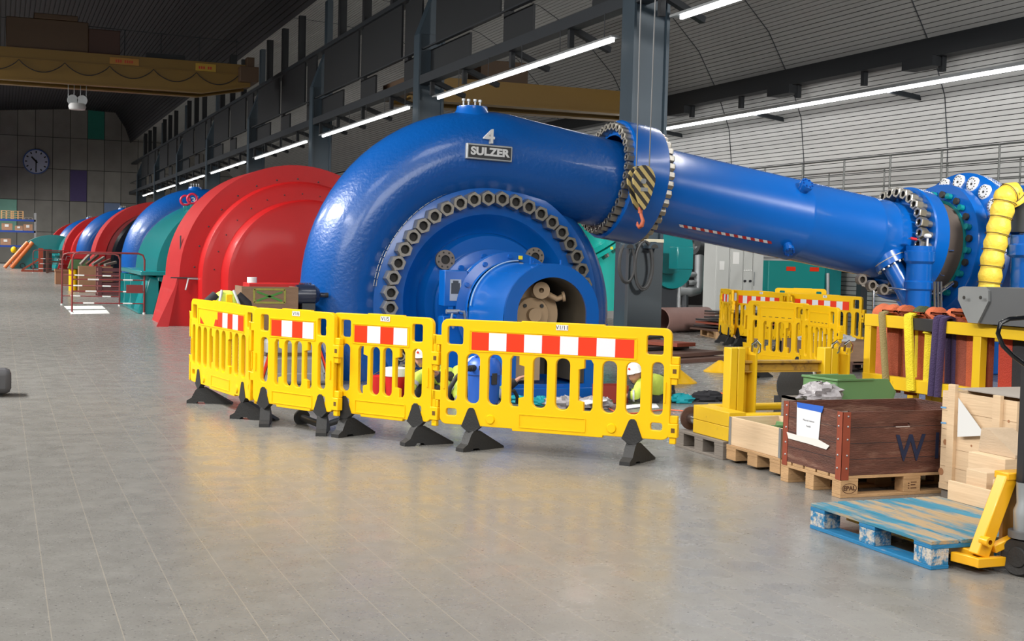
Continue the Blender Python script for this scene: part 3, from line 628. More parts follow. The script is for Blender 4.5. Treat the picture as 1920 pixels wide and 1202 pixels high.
for k in range(22):
    a = 2*PI*(k+.5)/22; q = c2-A_*.10+(_fx*math.cos(a)+_fy*math.sin(a))*1.12; o = place('bolt_cap', cm, q, -A_, t, 0); place('cap_holes', hme, (0, 0, 0), (0, 0, 1), o, 0)
MB().lathe([(.9, .2), (1.05, .6), (1.1, 1.1), (1.05, 1.6), (.8, 2.0), (.5, 2.2)], c2, A_, 64).build('valve_body', BLUE2, t)
MB().lathe([(1.1, 1.0), (1.3, 1.02), (1.3, 1.3), (1.1, 1.32)], c2, A_, 64).build('body_flange', BLUE2, t)
MB().box((1.1, -.6, 0), (3.4, .6, .75)).build('plinth', BLUE2, t, .03)
# lower branch: elbow and bypass valve
t = thing('bypass_valve', 'upright blue bypass valve with angled flanged branch under the pressure pipe end', 'valve', (12.1, YT-.75, 0))
g = lambda px, py, Y=YT-.75: onY(px, py, Y)-V(12.1, YT-.75, 0)
top = g(1725, 464); bot = g(1722, 600)
b = MB().lathe([(0, .02), (.20, .02), (.20, -.05), (.22, -.06), (.22, -.20), (.185, -.24), (.185, -.48), (.215, -.50), (.215, -.60), (.19, -.63), (.19, -.95), (.23, -1.0), (.23, -1.35)], top, (0, 0, 1), 40); b.build('valve_cylinder', BLUE2, t)
p0 = g(1655, 468, YT-.3); p1 = g(1725, 590)
b = MB().tube([p0, p0.lerp(p1, .35), p1], .15, 28); b.build('angled_branch', BLUE2, t)
dd = (p1-p0).normalized(); MB().lathe([(.15, .10), (.24, .10), (.24, .18), (.235, .185), (.24, .19), (.24, .27), (.15, .28)], p0, dd, 36).build('branch_flange', BLUE2, t)
MB().lathe([(.232, .18), (.246, .182), (.246, .192), (.232, .194)], p0, dd, 36).build('gasket', mat('gasket_tan', (.45, .38, .25), .5), t)
x, y, z = frame(dd); sm = nutmesh(.022, .03, .3)
for k in range(14): a = 2*PI*k/14; place('branch_nut', sm, p0+dd*.27+(x*math.cos(a)+y*math.sin(a))*.205, dd, t)
MB().tube([p1, V(p1.x+.1, 0, .1)], .22, 24).build('lower_pipe', BLUE2, t)
q = g(1731, 440); MB().sph(q+V(0, -.1, -.02), (.055, .055, .035)).cyl(q+V(0, -.1, -.02), q+V(0, -.1, -.2), .014, n=8).build('vent_knob', WHITE, t)
MB().tube([g(1703, 447), g(1722, 450), g(1740, 444), g(1757, 450), g(1760, 466), g(1770, 469), g(1788, 470)], .012, 8).tube([g(1757, 455), g(1758, 500), g(1764, 516), g(1770, 517)], .01, 8).build('instrument_tube', CHROME, t)
MB().cyl(g(1708, 447), g(1718, 449), .022, n=10).build('red_tap', mat('tap_red', (.6, .02, .03), .4), t)
b = MB()
for px in (1752, 1758, 1764): b.cyl(g(px, 528, YT-1), g(px+1, 590, YT-1), .018, n=8)
b.build('riser_tube', CHROME, t)
MB().tube([g(1637, 590), g(1638, 540), g(1645, 537), g(1755, 551), g(1765, 548), g(1778, 535)], .014, 8).cyl(g(1770, 541), g(1786, 530), .035, n=12).build('bent_tube', CHROME, t)
for px, py in ((1611, 524), (1630, 535), (1652, 543)): MB().lathe([(.045, -.08), (.075, -.08), (.075, 0), (.0, 0)], g(px, py), (0, 1, 0), 20).build('hose_socket', mat('bare_flange', (.22, .19, .16), .55, .5, var=.2), t)
t = thing('ventilation_duct', 'flexible yellow fabric ventilation duct arching down beside the valve', 'duct', tuple(onY(1858, 560, YT-1.6)))
base = V(*t.location); pts = [onY(px, py, YT-1.6)-base for px, py in ((1906, 378), (1896, 362), (1886, 368), (1880, 392), (1873, 425), (1867, 455), (1861, 485), (1857, 515), (1854, 545), (1852, 575), (1851, 600))]
P2 = []; R2 = []
for a, b_ in zip(pts, pts[1:]):
    for k in range(6): P2.append(a.lerp(b_, k/6)); R2.append(.155+.012*math.sin(len(P2)*PI/3.0))
MB().tube(P2, R2, 24).build('duct_hose', DUCTY, t)
b = MB()
for k in range(3, len(P2)-1, 6): x, y, z = frame((P2[k+1]-P2[k-1])); b.tube([P2[k]+(x*math.cos(a*PI/10)+y*math.sin(a*PI/10))*.166 for a in range(20)], .006, 6, closed=True)
b.build('wire_hoop', mat('dark_wire', (.10, .06, .02), .6), t)
p = onY(1925, 500, YT-1.9); t = thing('blue_tank', 'blue flanged cylinder at the right edge behind the yellow duct', 'tank', (p.x+.2, p.y, 0))
z1 = onY(1900, 440, YT-1.9).z; MB().lathe([(0, z1), (.38, z1), (.38, z1-.12), (.42, z1-.14), (.42, z1-.28), (.36, z1-.32), (.36, 0)], (0, 0, 0), (0, 0, 1), 40).build('tank_shell', BLUE2, t)
MB().lathe([(.30, z1+.55), (.30, z1+.05)], (.15, .4, 0), (0, 0, 1), 32).build('upper_cylinder', STEELD, t)
# hook block of the gallery crane in front of the coupling
hy = YT-1.0; p = onY(1202, 345, hy); t = thing('crane_hook', 'crane hook block with black and yellow stripes hanging on two steel ropes', 'hook', (p.x, hy, p.z))
egg = [(.165*math.cos(a)*(1 if math.sin(a) > 0 else 1-.45*(-math.sin(a))), .04+(.20 if math.sin(a) > 0 else .38)*math.sin(a)) for a in [2*PI*i/36 for i in range(36)]]
for y in (-.09, .07): plate('cheek_plate', egg, [], .03, HAZ, t, Matrix.Translation((0, y, 0)), .004)
MB().cyl((0, -.07, .03), (0, .07, .03), .12, n=28).build('sheave', STEELD, t)
MB().cyl((-.02, -.12, .03), (-.02, .12, .03), .035, n=16).box((-.05, -.10, -.10), (.05, -.088, -.05)).build('axle', ZINC, t)
MB().cyl((0, 0, -.30), (0, 0, -.38), .03, n=12).tube([(0, 0, -.36), (.01, -.02, -.42), (.02, -.045, -.48), (.01, -.03, -.54), (-.0, .01, -.56), (-.01, .05, -.53), (-.01, .055, -.49)], [.022, .022, .026, .03, .028, .02, .008], 12).build('hook', mat('hook_orange', (.55, .13, .06), .5, var=.3, vscale=20), t)
ptop1 = onY(1199, 0, hy)-p; ptop2 = onY(1233.5, 0, hy)-p
MB().cyl((-.075, 0, .05), (ptop1.x-.0, 0, 8.2), .009, n=8).build('wire_rope', ROPE, t)
MB().cyl((.11, 0, .05), (ptop2.x-.0, 0, 8.2), .009, n=8).build('wire_rope', ROPE, t)
# ------------------------------------------------------------------ red generator housings and teal hoods
def hoop(b, r, y0, y1, hw, zc=SZ, n=48, wall=True):
    "arched skin: half circle of radius r on straight sides, between y0 and y1"
    A = arch(r, 0, n, zc, 0) if hw is None else [(hw, 0)]+[(r*math.cos(PI*i/n), zc+r*math.sin(PI*i/n)) for i in range(n+1)]+[(-hw, 0)]
    k = len(A); b.add([V(x, y0, z) for x, z in A]+[V(x, y1, z) for x, z in A], [(i, i+1, k+i+1, k+i) for i in range(k-1)])
    return A
def cap(b, A, y): b.add([V(x, y, z) for x, z in A], [tuple(range(len(A)))])
def redhouse(Y, label, detail, group=None):
    t = thing('generator_housing', label, 'generator housing', (SX, Y, 0), 0, group)
    b = MB(); A = hoop(b, 2.42, 0, 2.4, 2.66); cap(b, A, 0); cap(b, A, 2.4); b.build('outer_shell', REDP, t)
    plate('front_ring', [(2.66, 0)]+A[1:-1]+[(-2.66, 0)], [], .02, RED, t, Matrix.Translation((0, -.03, 0)))
    if detail:
        for r, y0, y1 in ((2.06, -.50, -.02), (1.66, -1.25, -.45)):
            b = MB(); A1 = hoop(b, r, y0+.14, y1, None); A2_ = arch(r-.13, 0, 48, SZ); k = len(A1)
            b.add([V(x, y0+.14, z) for x, z in A1]+[V(x, y0+.03, z) for x, z in arch(r-.04, 0, 48, SZ)]+[V(x, y0, z) for x, z in A2_], [(i, i+1, k+i+1, k+i) for i in range(k-1)]+[(k+i, k+i+1, 2*k+i+1, 2*k+i) for i in range(k-1)])
            cap(b, A2_, y0); b.build('inner_drum', RED, t)
        b = MB()
        for k in range(15):
            a = math.radians(6+12*k); b.sph((2.13*math.cos(a), -.035, SZ+2.13*math.sin(a)), .018, 8, 5).sph((1.80*math.cos(a), -.51, SZ+1.80*math.sin(a)), .014, 8, 5)
        b.build('rim_screw', STEELD, t)
        MB().add([(-2.43, -.02, SZ-.02), (-2.90, -.3, 0), (-2.66, -.3, 0)], [(0, 1, 2)]).prism([(0, 0), (2.4, 0), (2.4, 1.0), (0, 1.0)], (-2.70, -.02, 0), (0, 1, 0), (.24, 0, 1), .05).build('foot_panel', REDP, t, smooth=False)
        MB().box((-2.6, -.06, .985), (-1.9, -.03, 1.01)).build('joint_strip', STEELD, t, smooth=False)
        MB().tube([(-2.3, -.12, .75), (-2.25, -.12, .98), (-2.05, -.12, .98), (-2.0, -.12, .9), (-2.0, -.14, .05)], .022, 8).build('grounding_tube', ZINC, t)
        plate('access_plate', [(-.09, -.35), (.0, -.37), (.06, .35), (-.03, .37)], [], .02, STEELD, t, Matrix.Translation((-2.33, .5, 1.5)) @ Matrix.Rotation(PI/2, 4, 'Z'))
    return t
redhouse(27.6, 'big red domed generator housing with stepped front drums, behind the blue casing', True)
redhouse(27.6+52.1, 'smaller red domed housing with a bright fold, left of the third blue casing', True)
redhouse(27.6+78.2, 'farthest red dome edge, showing beside the farthest blue casing', False)
t = redhouse(27.6+26.06, 'faded red ring of the opened generator, left of the second blue casing', False)
for ch in list(t.children):
    if ch.name.startswith('front_ring'): bpy.data.objects.remove(ch)
plate('front_ring', [(2.66, 0)]+arch(2.42, 0, 48, SZ)[1:-1]+[(-2.66, 0)], [arch(2.02, 0.02, 48, SZ)], .04, RED, t, Matrix.Translation((0, -.06, 0)))
t = thing('stator', 'glossy black open stator with curved windings between red ring and blue casing', 'stator', (SX, 51.0, 0))
b = MB(); b.lathe([(1.2, -.1), (1.9, -.1), (2.0, 0), (2.0, 2.4)], (0, 0, SZ), (0, 1, 0), 64); b.build('stator_core', BLKG, t)
for r in (1.35, 1.5, 1.62): MB().lathe([(r, -.16), (r+.03, -.18), (r+.06, -.16), (r+.03, -.12)], (0, 0, SZ), (0, 1, 0), 64, closed=True).build('winding_ring', mat('winding_gloss', (.05, .05, .055), .12), t)
def tealhood(Y, D, label, detail, group=None):
    t = thing('teal_hood', label, 'machine hood', (SX, Y, 0), 0, group); n = 40
    b = MB(); L1 = [(2.34*math.cos(PI*i/n), SZ+.02+1.95*math.sin(PI*i/n)) for i in range(n+1)]; L2 = [(2.25*math.cos(PI*i/n), SZ+.02+1.95*math.sin(PI*i/n)) for i in range(n+1)]
    k = n+1; b.add([V(x, 0, z) for x, z in L1]+[V(x, D, z) for x, z in L1], [(i, i+1, k+i+1, k+i) for i in range(k-1)]); b.add([V(x, 0, z) for x, z in L1], [tuple(range(k))]); b.add([V(x, D, z) for x, z in L1], [tuple(range(k))]); b.build('upper_hood', TEAL, t)
    MB().box((-2.72, -.1, .93), (2.72, D+.1, 1.04)).build('rim_flange', TEAL, t, .02)
    b = MB(); b.prism([(-2.35, 0), (2.35, 0), (2.35, .94), (-2.35, .94)], (0, D, 0), (1, 0, 0), (0, 0, 1), D) ; b.prism([(0, 0), (D, 0), (D, .93), (0, .93)], (-2.78, 0, 0), (0, 1, 0), (.28, 0, 1), .4); b.build('lower_casing', TEAL, t, .06)
    if detail:
        for y in (1.2, 2.9, 4.5): MB().box((-2.83, y, .1), (-2.60, y+.12, .9)).build('casing_rib', TEAL, t)
        for y in (.9, 2.2): q = V(-1.4, y, SZ+.02+1.95*.8); MB().box((q.x-.04, y-.06, q.z-.1), (q.x+.04, y+.06, q.z+.12)).build('eye_bracket', TEAL, t); MB().tube([q+V(.12*math.cos(a*PI/8), 0, .26+.12*math.sin(a*PI/8)) for a in range(16)], .032, 10, closed=True).build('lifting_eye', mat('lifting_eye_red', (.5, .01, .05), .4), t)
    return t
tealhood(32.5, 5.2, 'teal ribbed machine hood with two red lifting eyes, left of the red dome', True)
tealhood(32.5+52.1, 4.5, 'pale lit teal hood edge far off, between red dome and grounded teal dome', False)
t = thing('grounded_dome', 'teal half-round hood standing on the floor, left of the machine row', 'machine hood', (3.35, 92, 0))
b = MB(); A = [(2.55*math.cos(PI*i/40), 2.28*math.sin(PI*i/40)) for i in range(41)]; k = 41
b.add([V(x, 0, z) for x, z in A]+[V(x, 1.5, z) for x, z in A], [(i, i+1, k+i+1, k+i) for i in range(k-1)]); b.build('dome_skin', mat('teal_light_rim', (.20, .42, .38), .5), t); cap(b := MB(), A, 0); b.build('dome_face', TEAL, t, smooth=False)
for x in (-1.9, -1.3): MB().tube([(x+.15*math.cos(a*PI/8), -.05, .2+.15*math.sin(a*PI/8)) for a in range(16)], .03, 6, closed=True).build('shackle', STEELD, t)
# ------------------------------------------------------------------ yellow site barriers
def slot(xc, w_, z0, z1, cut=0):
    "tall rounded slot; cut=+1/-1 leaves tabs in the right/left corners"
    a, b = xc-w_/2, xc+w_/2
    if not cut: return rrect(a, z0, b, z1, w_*.42)
    t = .045; h = .07; P = [(a+.02, z0), (b-t, z0), (b-t, z0+h), (b, z0+h+.012), (b, z1-h-.012), (b-t, z1-h), (b-t, z1), (a+.02, z1), (a, z1-.03), (a, z0+.03)]
    if cut < 0: P = [(2*xc-x, z) for x, z in P][::-1]
    return P
def foot_mesh():
    b = MB(); prof = [(-.135, 0), (-.135, .03), (-.085, .06), (-.045, .14), (-.02, .165), (.05, .165), (.33, .015), (.33, 0), (.06, 0), (.04, .02), (-.02, .02), (-.04, 0)]
    b.prism(prof, (-.045, 0, 0), (0, 1, 0), (0, 0, 1), .09); o = b.build('foot', BLK, smooth=False); me = o.data; bpy.data.objects.remove(o)
    return me
FOOT = foot_mesh()
def barrier(kind, text_, sign, label, loc, rz, feet=(0, 0), group='yellow plastic barrier panels', torn=False, up=True):
    t = thing('site_barrier', label, 'barrier', loc, rz, group)
    if kind == 'long':
        x0, x1, f1, f2 = -.285, 1.665, 0, 1.37; ins = [.005+.1943*k for k in range(8)]; outw = [(-.18, .095), (1.56, .095)]; cuts = {2: 1, 5: -1}; wins = [(-.228, -.088), (1.465, 1.60)]; s0, s1, ns = -.01, 1.365, 9; bx = (.42, .98); bos = (.17, 1.2)
    else:
        x0, x1, f1, f2 = -.155, .935, 0, .775; ins = [.195, .33, .465, .60]; outw = [(.0, .10), (.78, .10)]; cuts = {0: 1, 3: -1}; wins = [(-.055, .055), (.72, .83)]; s0, s1, ns = .10, .67, 4; bx = (.12, .66); bos = ()
    holes = [slot(x, .12 if kind == 'long' else .10, .39, .80, cuts.get(i, 0)) for i, x in enumerate(ins)]
    holes += [slot(x, w_, .40, .81) for x, w_ in outw]+[rrect(x-w_/2, .28, x+w_/2, .338, .02) for x, w_ in outw]
    holes += [rrect(a, .87, b, 1.018, .02) for a, b in wins]
    m1, m2 = x0+.36*(x1-x0), x0+.72*(x1-x0); r = .06
    out = rrect(x0, .207, x1, 1.077, r, 5)
    top = [(m2, 1.077), (m2-.004, 1.085), (m1+.004, 1.085), (m1, 1.077)]; bot = [(m1-.06, .207), (m1-.055, .19), (m2+.005, .19), (m2+.01, .207)]
    out = out[:6]+top+out[6:18]+bot+out[18:]
    plate('panel', out, holes, .042, YEL, t, Matrix.Translation((0, -.025, 0)), .006)
    # raised frames: sign recess and lower plate
    for a, c, z0, z1 in ((s0-.02, s1+.02, .822, .99), (bx[0], bx[1], .225, .33)):
        b = MB()
        for q in ((a, z1, c, z1), (a, z0, c, z0), (a, z0, a, z1), (c, z0, c, z1)): b.bar((q[0], -.026, q[1]), (q[2], -.026, q[3]), .008, .008, (0, 1, 0))
        b.build('raised_rib', YEL, t, smooth=False)
    for x in bos: MB().lathe([(0, -.012), (.034, -.012), (.04, 0), (.04, .002)], (x, -.026, .27), (0, 1, 0), 20).build('boss', YEL, t)
    # joints on the right and left ends
    for z in (.69, .23):
        MB().box((x1-.01, -.03, z), (x1+.065, .03, z+.11)).box((x1-.01, -.015, z+.11), (x1+.06, .035, z+.17)).box((x1, -.02, z-.05), (x1+.05, .02, z)).build('hinge_lug', YEL, t, .006); lug = LAST[0]; MB().box((x1+.015, -.0315, z+.04), (x1+.045, -.029, z+.075)).build('lug_hole', mat('dark_hole', (.12, .06, .01), .8), lug, smooth=False)
        MB().box((x0-.07, -.02, z+.17), (x0+.01, .02, z+.25)).box((x0-.07, -.02, z-.02), (x0-.04, .02, z+.25)).build('hook_arm', YEL, t, .006)
    MB().box((x1-.05, -.034, .50), (x1-.035, -.02, .66)).build('grip_rib', YEL, t); MB().box((x0+.03, -.034, .50), (x0+.045, -.02, .66)).build('grip_rib', YEL, t)
    if sign:
        w_ = (s1-s0)/ns
        for k in range(ns):
            a = s0+k*w_
            if torn and k < 4: continue
            MB().box((a, -.029, .833), (a+w_, -.0255, .977)).build('red_stripe' if k % 2 == (0 if ns == 9 or True else 1) else 'white_stripe', SIGNR if k % 2 == 0 else SIGNW, t, smooth=False)
        if torn:
            MB().prism([(s0+.05, .9), (s0+.17, .835), (s0+.05, .835)], (0, -.0255, 0), (1, 0, 0), (0, 0, 1), .003).build('torn_red_stripe', SIGNR, t, smooth=False)
            MB().prism([(s0+.54, .90), (s0+.60, .90), (s0+.60, .833), (s0+.50, .833)], (0, -.0255, 0), (1, 0, 0), (0, 0, 1), .003).build('torn_red_stripe', SIGNR, t, smooth=False)
    else:
        b = MB()
        for k in range(5): a = s0+(s1-s0)*(k+.25)/5; b.box((a, -.027, .86), (a+(s1-s0)*.1, -.0252, .868))
        b.build('moulded_slit', mat('dark_hole', (.12, .06, .01), .8), t, smooth=False)
    if text_:
        xm = (m1+m2)/2; nl = MB().box((xm-.05, -.029, 1.025), (xm+.05, -.0255, 1.068)).build('number_label', WHITE, t, smooth=False)
        text(text_, .045, 'label_print', DARKCL, nl, facing((xm, -.0295, 1.046), (1, 0, 0), (0, 0, 1)), .0006)
    for f, a in ((f1, feet[0]), (f2, feet[1])):
        MB().prism([(f-.085, .2), (f+.085, .2), (f+.03, .34), (f+.015, .355), (f-.015, .355), (f-.03, .34)], (0, -.034, 0), (1, 0, 0), (0, 0, 1), -.012).prism([(f-.085, .2), (f-.03, .155), (f+.03, .155), (f+.085, .2)], (0, .02, 0), (1, 0, 0), (0, 0, 1), .054).build('foot_wedge', BLK, t, .003, smooth=False)
        if up:
            o = bpy.data.objects.new('foot', FOOT); C.objects.link(o); o.location = (f, 0, 0); o.rotation_euler = (0, 0, a-rz); o.parent = t
    return t
def dirang(a, b): p, q = onZ(*a), onZ(*b); return math.atan2((q-p).y, (q-p).x)-PI/2
G1 = 'yellow barriers around the nearest machine'
pA = onZ(884, 844.5); u_ = onZ(1185, 869.5)-pA
barrier('long', 'V1/11', True, 'long yellow plastic barrier with nine red-white stripes and label V1/11', pA, math.atan2(u_.y, u_.x), (dirang((862, 847), (938, 838)), dirang((1172, 873), (1216, 861))), G1)
pB = onZ(648, 818); u_ = onZ(781, 834.5)-pB
barrier('short', 'V1/5', True, 'short yellow barrier labelled V1/5, left of the long striped one', pB, math.atan2(u_.y, u_.x), (dirang((628, 821), (695, 812)), dirang((751, 836), (847, 830))), G1)
pC = onZ(497, 797.5); u_ = onZ(597.5, 810)-pC; aC = math.atan2(u_.y, u_.x)-.12
barrier('short', 'V1/6', True, 'short yellow barrier labelled V1/6, second from the left end', pC, aC, (math.radians(-15), math.radians(-18)), G1)
pD = onZ(376, 756); u_ = onZ(452, 783)-pD
barrier('long', '', True, 'leftmost yellow barrier with a torn stripe sticker, seen at a steep angle', pD, math.atan2(u_.y, u_.x), (dirang((348, 756), (437, 758)), dirang((424, 782), (516, 787))), G1, torn=True)
def fl(px, d): r = ray(px, 600); p = O_+r*d; return V(p.x, p.y, 0)
def span(kind, a, b, *args, **kw):
    L_ = 1.95 if kind == 'long' else 1.09; off = .285 if kind == 'long' else .155; u = (b-a); c = (a+b)/2; an = math.atan2(u.y, u.x); u.normalize()
    p = c-u*(L_/2-off); return barrier(kind, *args, p, an, kw.get('feet', (an, an)), 'yellow barriers in the area behind the crates', up=kw.get('up', True))
span('short', fl(1349, 26.3), fl(1375, 25.0), '', True, 'narrow-looking yellow barrier at the left end of the rear group, before grey cabinets')
span('long', fl(1380, 25.2), fl(1470, 23.7), 'V1', True, 'long rear yellow barrier with red-white stripes, second from the left of the rear group')
span('short', fl(1458, 28.5), fl(1541, 28.3), '', False, 'rearmost yellow barrier, only its top bar showing before the teal cabinet')
span('long', fl(1476, 23.8), fl(1612, 22.2), 'V1', True, 'long rear yellow barrier with stripes at the right of the rear group')
span('short', fl(1414, 18.3), fl(1506, 17.6), '', False, 'yellow barrier turned back to front, behind the yellow steel rack')
span('short', fl(1512, 17.1), fl(1568, 16.2), '', False, 'yellow barrier turned back to front, just right of its twin behind the steel rack')
# ------------------------------------------------------------------ pallets and crates
def pallet(label, loc, rz, L_, W_, H_=.144, wood=WOOD, blockm=None, deckm=None, epal=False, group=None, n=5, deckw=.13):
    "length L_ along local Y, width W_ along local X, corner at origin"
    t = thing('pallet', label, 'pallet', loc, rz, group); bm_ = blockm or wood; dm = deckm or wood
    for k in range(n):
        w_ = deckw if deckw > .15 else (.145 if k in (0, n//2, n-1) else .10); x = (W_-w_)*k/(n-1)
        MB().box((x, 0, H_-.022), (x+w_, L_, H_)).build('deck_board', dm, t, .003, smooth=False)
    for y in (0, (L_-.145)/2, L_-.145): MB().box((0, y, H_-.044), (W_, y+.145, H_-.022)).build('stringer_board', wood, t, .003, smooth=False)
    for x in (0, (W_-.12)/2, W_-.12):
        MB().box((x-.0, 0, 0), (x+.12, L_, .022)).build('bottom_board', wood, t, .003, smooth=False)
        for y in (0, (L_-.145)/2, L_-.145): MB().box((x+.002, y+.002, .022), (x+.118, y+.143, H_-.044)).build('block', bm_, t, .003, smooth=False)
    return t
cx, cy = 5.39, 7.47
t = pallet('light wooden pallet stamped EPAL under the brown crate', (cx, cy, 0), 0, .74, 1.2, .154, WOOD)
# this pallet is seen with its long side to the camera: bottom boards run along X
for ch in list(t.children): bpy.data.objects.remove(ch)
for k in range(5): y = (.74-.13)*k/4; MB().box((0, y, .132), (1.2, y+.13, .154)).build('deck_board', WOOD, t, .003, smooth=False)
for x in (0, .5275, 1.055): MB().box((x, 0, .11), (x+.145, .74, .132)).build('stringer_board', WOOD, t, .003, smooth=False)
for y in (0, .32, .64):
    MB().box((0, y, 0), (1.2, y+.10, .022)).build('bottom_board', WOOD, t, .003, smooth=False)
    for x in (0, .5275, 1.055): MB().box((x, y, .022), (x+.145, y+.10, .11)).build('block', WOOD, t, .003, smooth=False)
BURN = mat('burnt_stamp', (.09, .035, .015), .8)
M = facing((.0725, -.002, .066), (1, 0, 0), (0, 0, 1)); text('EPAL', .042, 'epal_stamp', BURN, t, M, .001, 1.1, .001)
MB().tube([(.0725+.058*math.cos(a*PI/12), -.001, .066+.034*math.sin(a*PI/12)) for a in range(24)], .0022, 5, closed=True).build('stamp_oval', BURN, t)
[MB().box((x, -.001, z), (x+w_, 0, z+.007)).build('licence_stamp', BURN, t, smooth=False) for x, z, w_ in ((.565, .045, .012), (.565, .062, .012), (.565, .079, .012), (.588, .086, .05), (.588, .068, .04), (.588, .045, .05))]
t = thing('storage_crate', 'dark brown wooden crate with red steel corners, sitting on the stamped pallet', 'crate', (cx, cy, .155))
H = .44
W1, D1 = 1.18, .72
for a, b_, nm in (((0, 0, 0), (W1, .022, H), 'front_wall'), ((0, D1-.022, 0), (W1, D1, H), 'back_wall'), ((0, .022, 0), (.022, D1-.022, H), 'side_wall'), ((W1-.022, .022, 0), (W1, D1-.022, H), 'side_wall')):
    if nm in ('front_wall', 'back_wall'): plate(nm, [(a[0], 0), (b_[0], 0), (b_[0], H), (a[0], H)], [rrect(.42, H-.115, .56, H-.085, .012)], .022, WOODB, t, Matrix.Translation((0, a[1], 0)))
    else: MB().box(a, b_).build(nm, WOODB, t, smooth=False)
MB().box((.02, .02, 0), (W1-.02, D1-.02, .02)).build('crate_floor', WOODB, t, smooth=False)
MB().box((.44, -.003, H-.113), (.56, .001, H-.108)).build('slot_edge', mat('pale_edge', (.5, .42, .38), .6), t, smooth=False)
b = MB()
for z in (.11, .22, .33): b.box((.0, -.0012, z), (W1, .0, z+.003)).box((-.0012, 0, z), (0, D1, z+.003))
b.build('board_gap', DARKCL, t, smooth=False)
for x, y, sx_, sy_ in ((-.004, -.004, 1, 1), (-.004, D1+.004, 1, -1), (W1+.004, -.004, -1, 1), (W1+.004, D1+.004, -1, -1)):
    b = MB()
    for dx, dy in ((.065, .003), (.003, .065)): b.box((min(x, x+sx_*dx), min(y, y+sy_*dy), -.03), (max(x, x+sx_*dx), max(y, y+sy_*dy), H))
    b.build('corner_angle', RUST, t, smooth=False)
b = MB()
for z in (.05, .14, .25, .34, .41):
    for q in ((.04, -.004, z), (-.004, .04, z), (-.004, D1-.04, z)): b.sph(q, .008, 8, 6)
b.build('rivet', ZINC, t)
def onside(px, py, X=cx-.004): p = onX(px, py, X); return p-V(cx, cy, .155)
P4 = [onside(*q) for q in ((1495, 757), (1540, 770), (1534, 835), (1494, 824))]; P4b = [q+V(-.003, 0, 0) for q in P4]
MB().add(P4+P4b, [(0, 1, 2, 3), (7, 6, 5, 4), (0, 4, 5, 1), (1, 5, 6, 2), (2, 6, 7, 3), (3, 7, 4, 0)]).build('paper_notice', PAPER, t, smooth=False); notice = LAST[0]
P5 = [onside(*q, cx-.008) for q in ((1494, 754), (1544, 762), (1541, 774), (1495, 764))]; MB().add(P5+[q+V(.002, 0, 0) for q in P5], [(0, 1, 2, 3), (7, 6, 5, 4)]).build('blue_tape', mat('blue_tape', (.02, .12, .55), .5), t, smooth=False)
P6 = [onside(*q, cx-.009) for q in ((1475, 810), (1495, 816), (1534, 824), (1555, 836), (1549, 843), (1515, 832), (1478, 822))]; MB().add(P6+[q+V(.002, 0, 0) for q in P6], [tuple(range(7)), tuple(range(7, 14))]).build('masking_tape', mat('masking_tape', (.72, .70, .66), .6), t, smooth=False)
q = onside(1516, 789, cx-.0085); text('Material revision', .021, 'notice_print', mat('grey_print', (.25, .25, .27), .7), notice, facing(q, (0, -1, 0), (0, 0, 1)), .0003); text('Ventile', .021, 'notice_print', mat('grey_print', (.25, .25, .27), .7), notice, facing(q+V(0, 0, -.04), (0, -1, 0), (0, 0, 1)), .0003)
pw = onY(1707, 842, cy-.004)-V(cx, cy, .155); text('W', .26, 'sprayed_letter', mat('blue_spray', (.008, .014, .045), .8, var=.5, vscale=20), t, facing(pw, (1, 0, 0), (0, 0, 1)), .001, .9, .004)
pw = onY(1757, 838, cy-.004)-V(cx, cy, .155); text('I', .26, 'sprayed_letter', mat('blue_spray', (.008, .014, .045), .8, var=.5, vscale=20), t, facing(pw, (1, 0, 0), (0, 0, 1)), .001, .8, .004)
# green bins behind, standing on a low crate
def greenbin(label, loc, rz, w_=.34, l_=.5, h_=.2):
    t = thing('stacking_bin', label, 'storage bin', loc, rz, 'green plastic bins'); e = .012
    P = [(0, 0), (l_*.94, 0), (l_, h_*.45), (l_*.86, h_*.98), (l_*.55, h_), (0, h_)]
    for x in (0, w_-e): MB().prism(P, (x, 0, 0), (0, 1, 0), (0, 0, 1), e).build('bin_side', GREEN, t, .003, smooth=False)
    MB().box((0, 0, 0), (w_, l_*.94, e)).build('bin_base', GREEN, t, smooth=False); MB().box((0, 0, 0), (w_, e, h_)).build('bin_back', GREEN, t, smooth=False)
    MB().bar((w_/2, l_*.94, 0), (w_/2, l_, h_*.46), e, w_, (1, 0, 0)).build('bin_front', GREEN, t, smooth=False)
    b = MB(); b.box((-.012, 0, h_-.012), (.0, l_*.6, h_+.004)).box((w_, 0, h_-.012), (w_+.012, l_*.6, h_+.004)).box((-.012, -.012, h_-.012), (w_+.012, 0, h_+.004)); b.build('bin_rim', GREEN, t, .002, smooth=False)
    return t
p = onX(1572, 752, 6.15); zb = p.z
t = pallet('grey wooden pallet behind the brown crate carrying the green bin', (6.0, 8.3, 0), 0, 1.1, .8, .15, WOODG)
tt = thing('wooden_box', 'low plywood box under the big green bin, hidden behind the brown crate', 'crate', (6.05, 8.32, .151))
for a, c in (((0, 0, 0), (.7, .02, .36)), ((0, .9, 0), (.7, .92, .36)), ((0, .02, 0), (.02, .9, .36)), ((.68, .02, 0), (.7, .9, .36)), ((0, 0, .34), (.7, .92, .36))): MB().box(a, c).build('box_wall', WOODG, tt, smooth=False)
greenbin('big pale green plastic bin, tilted open to the right, above the brown crate', (6.08, 8.98, .512), -PI/2+.12, .40, .62, .19)
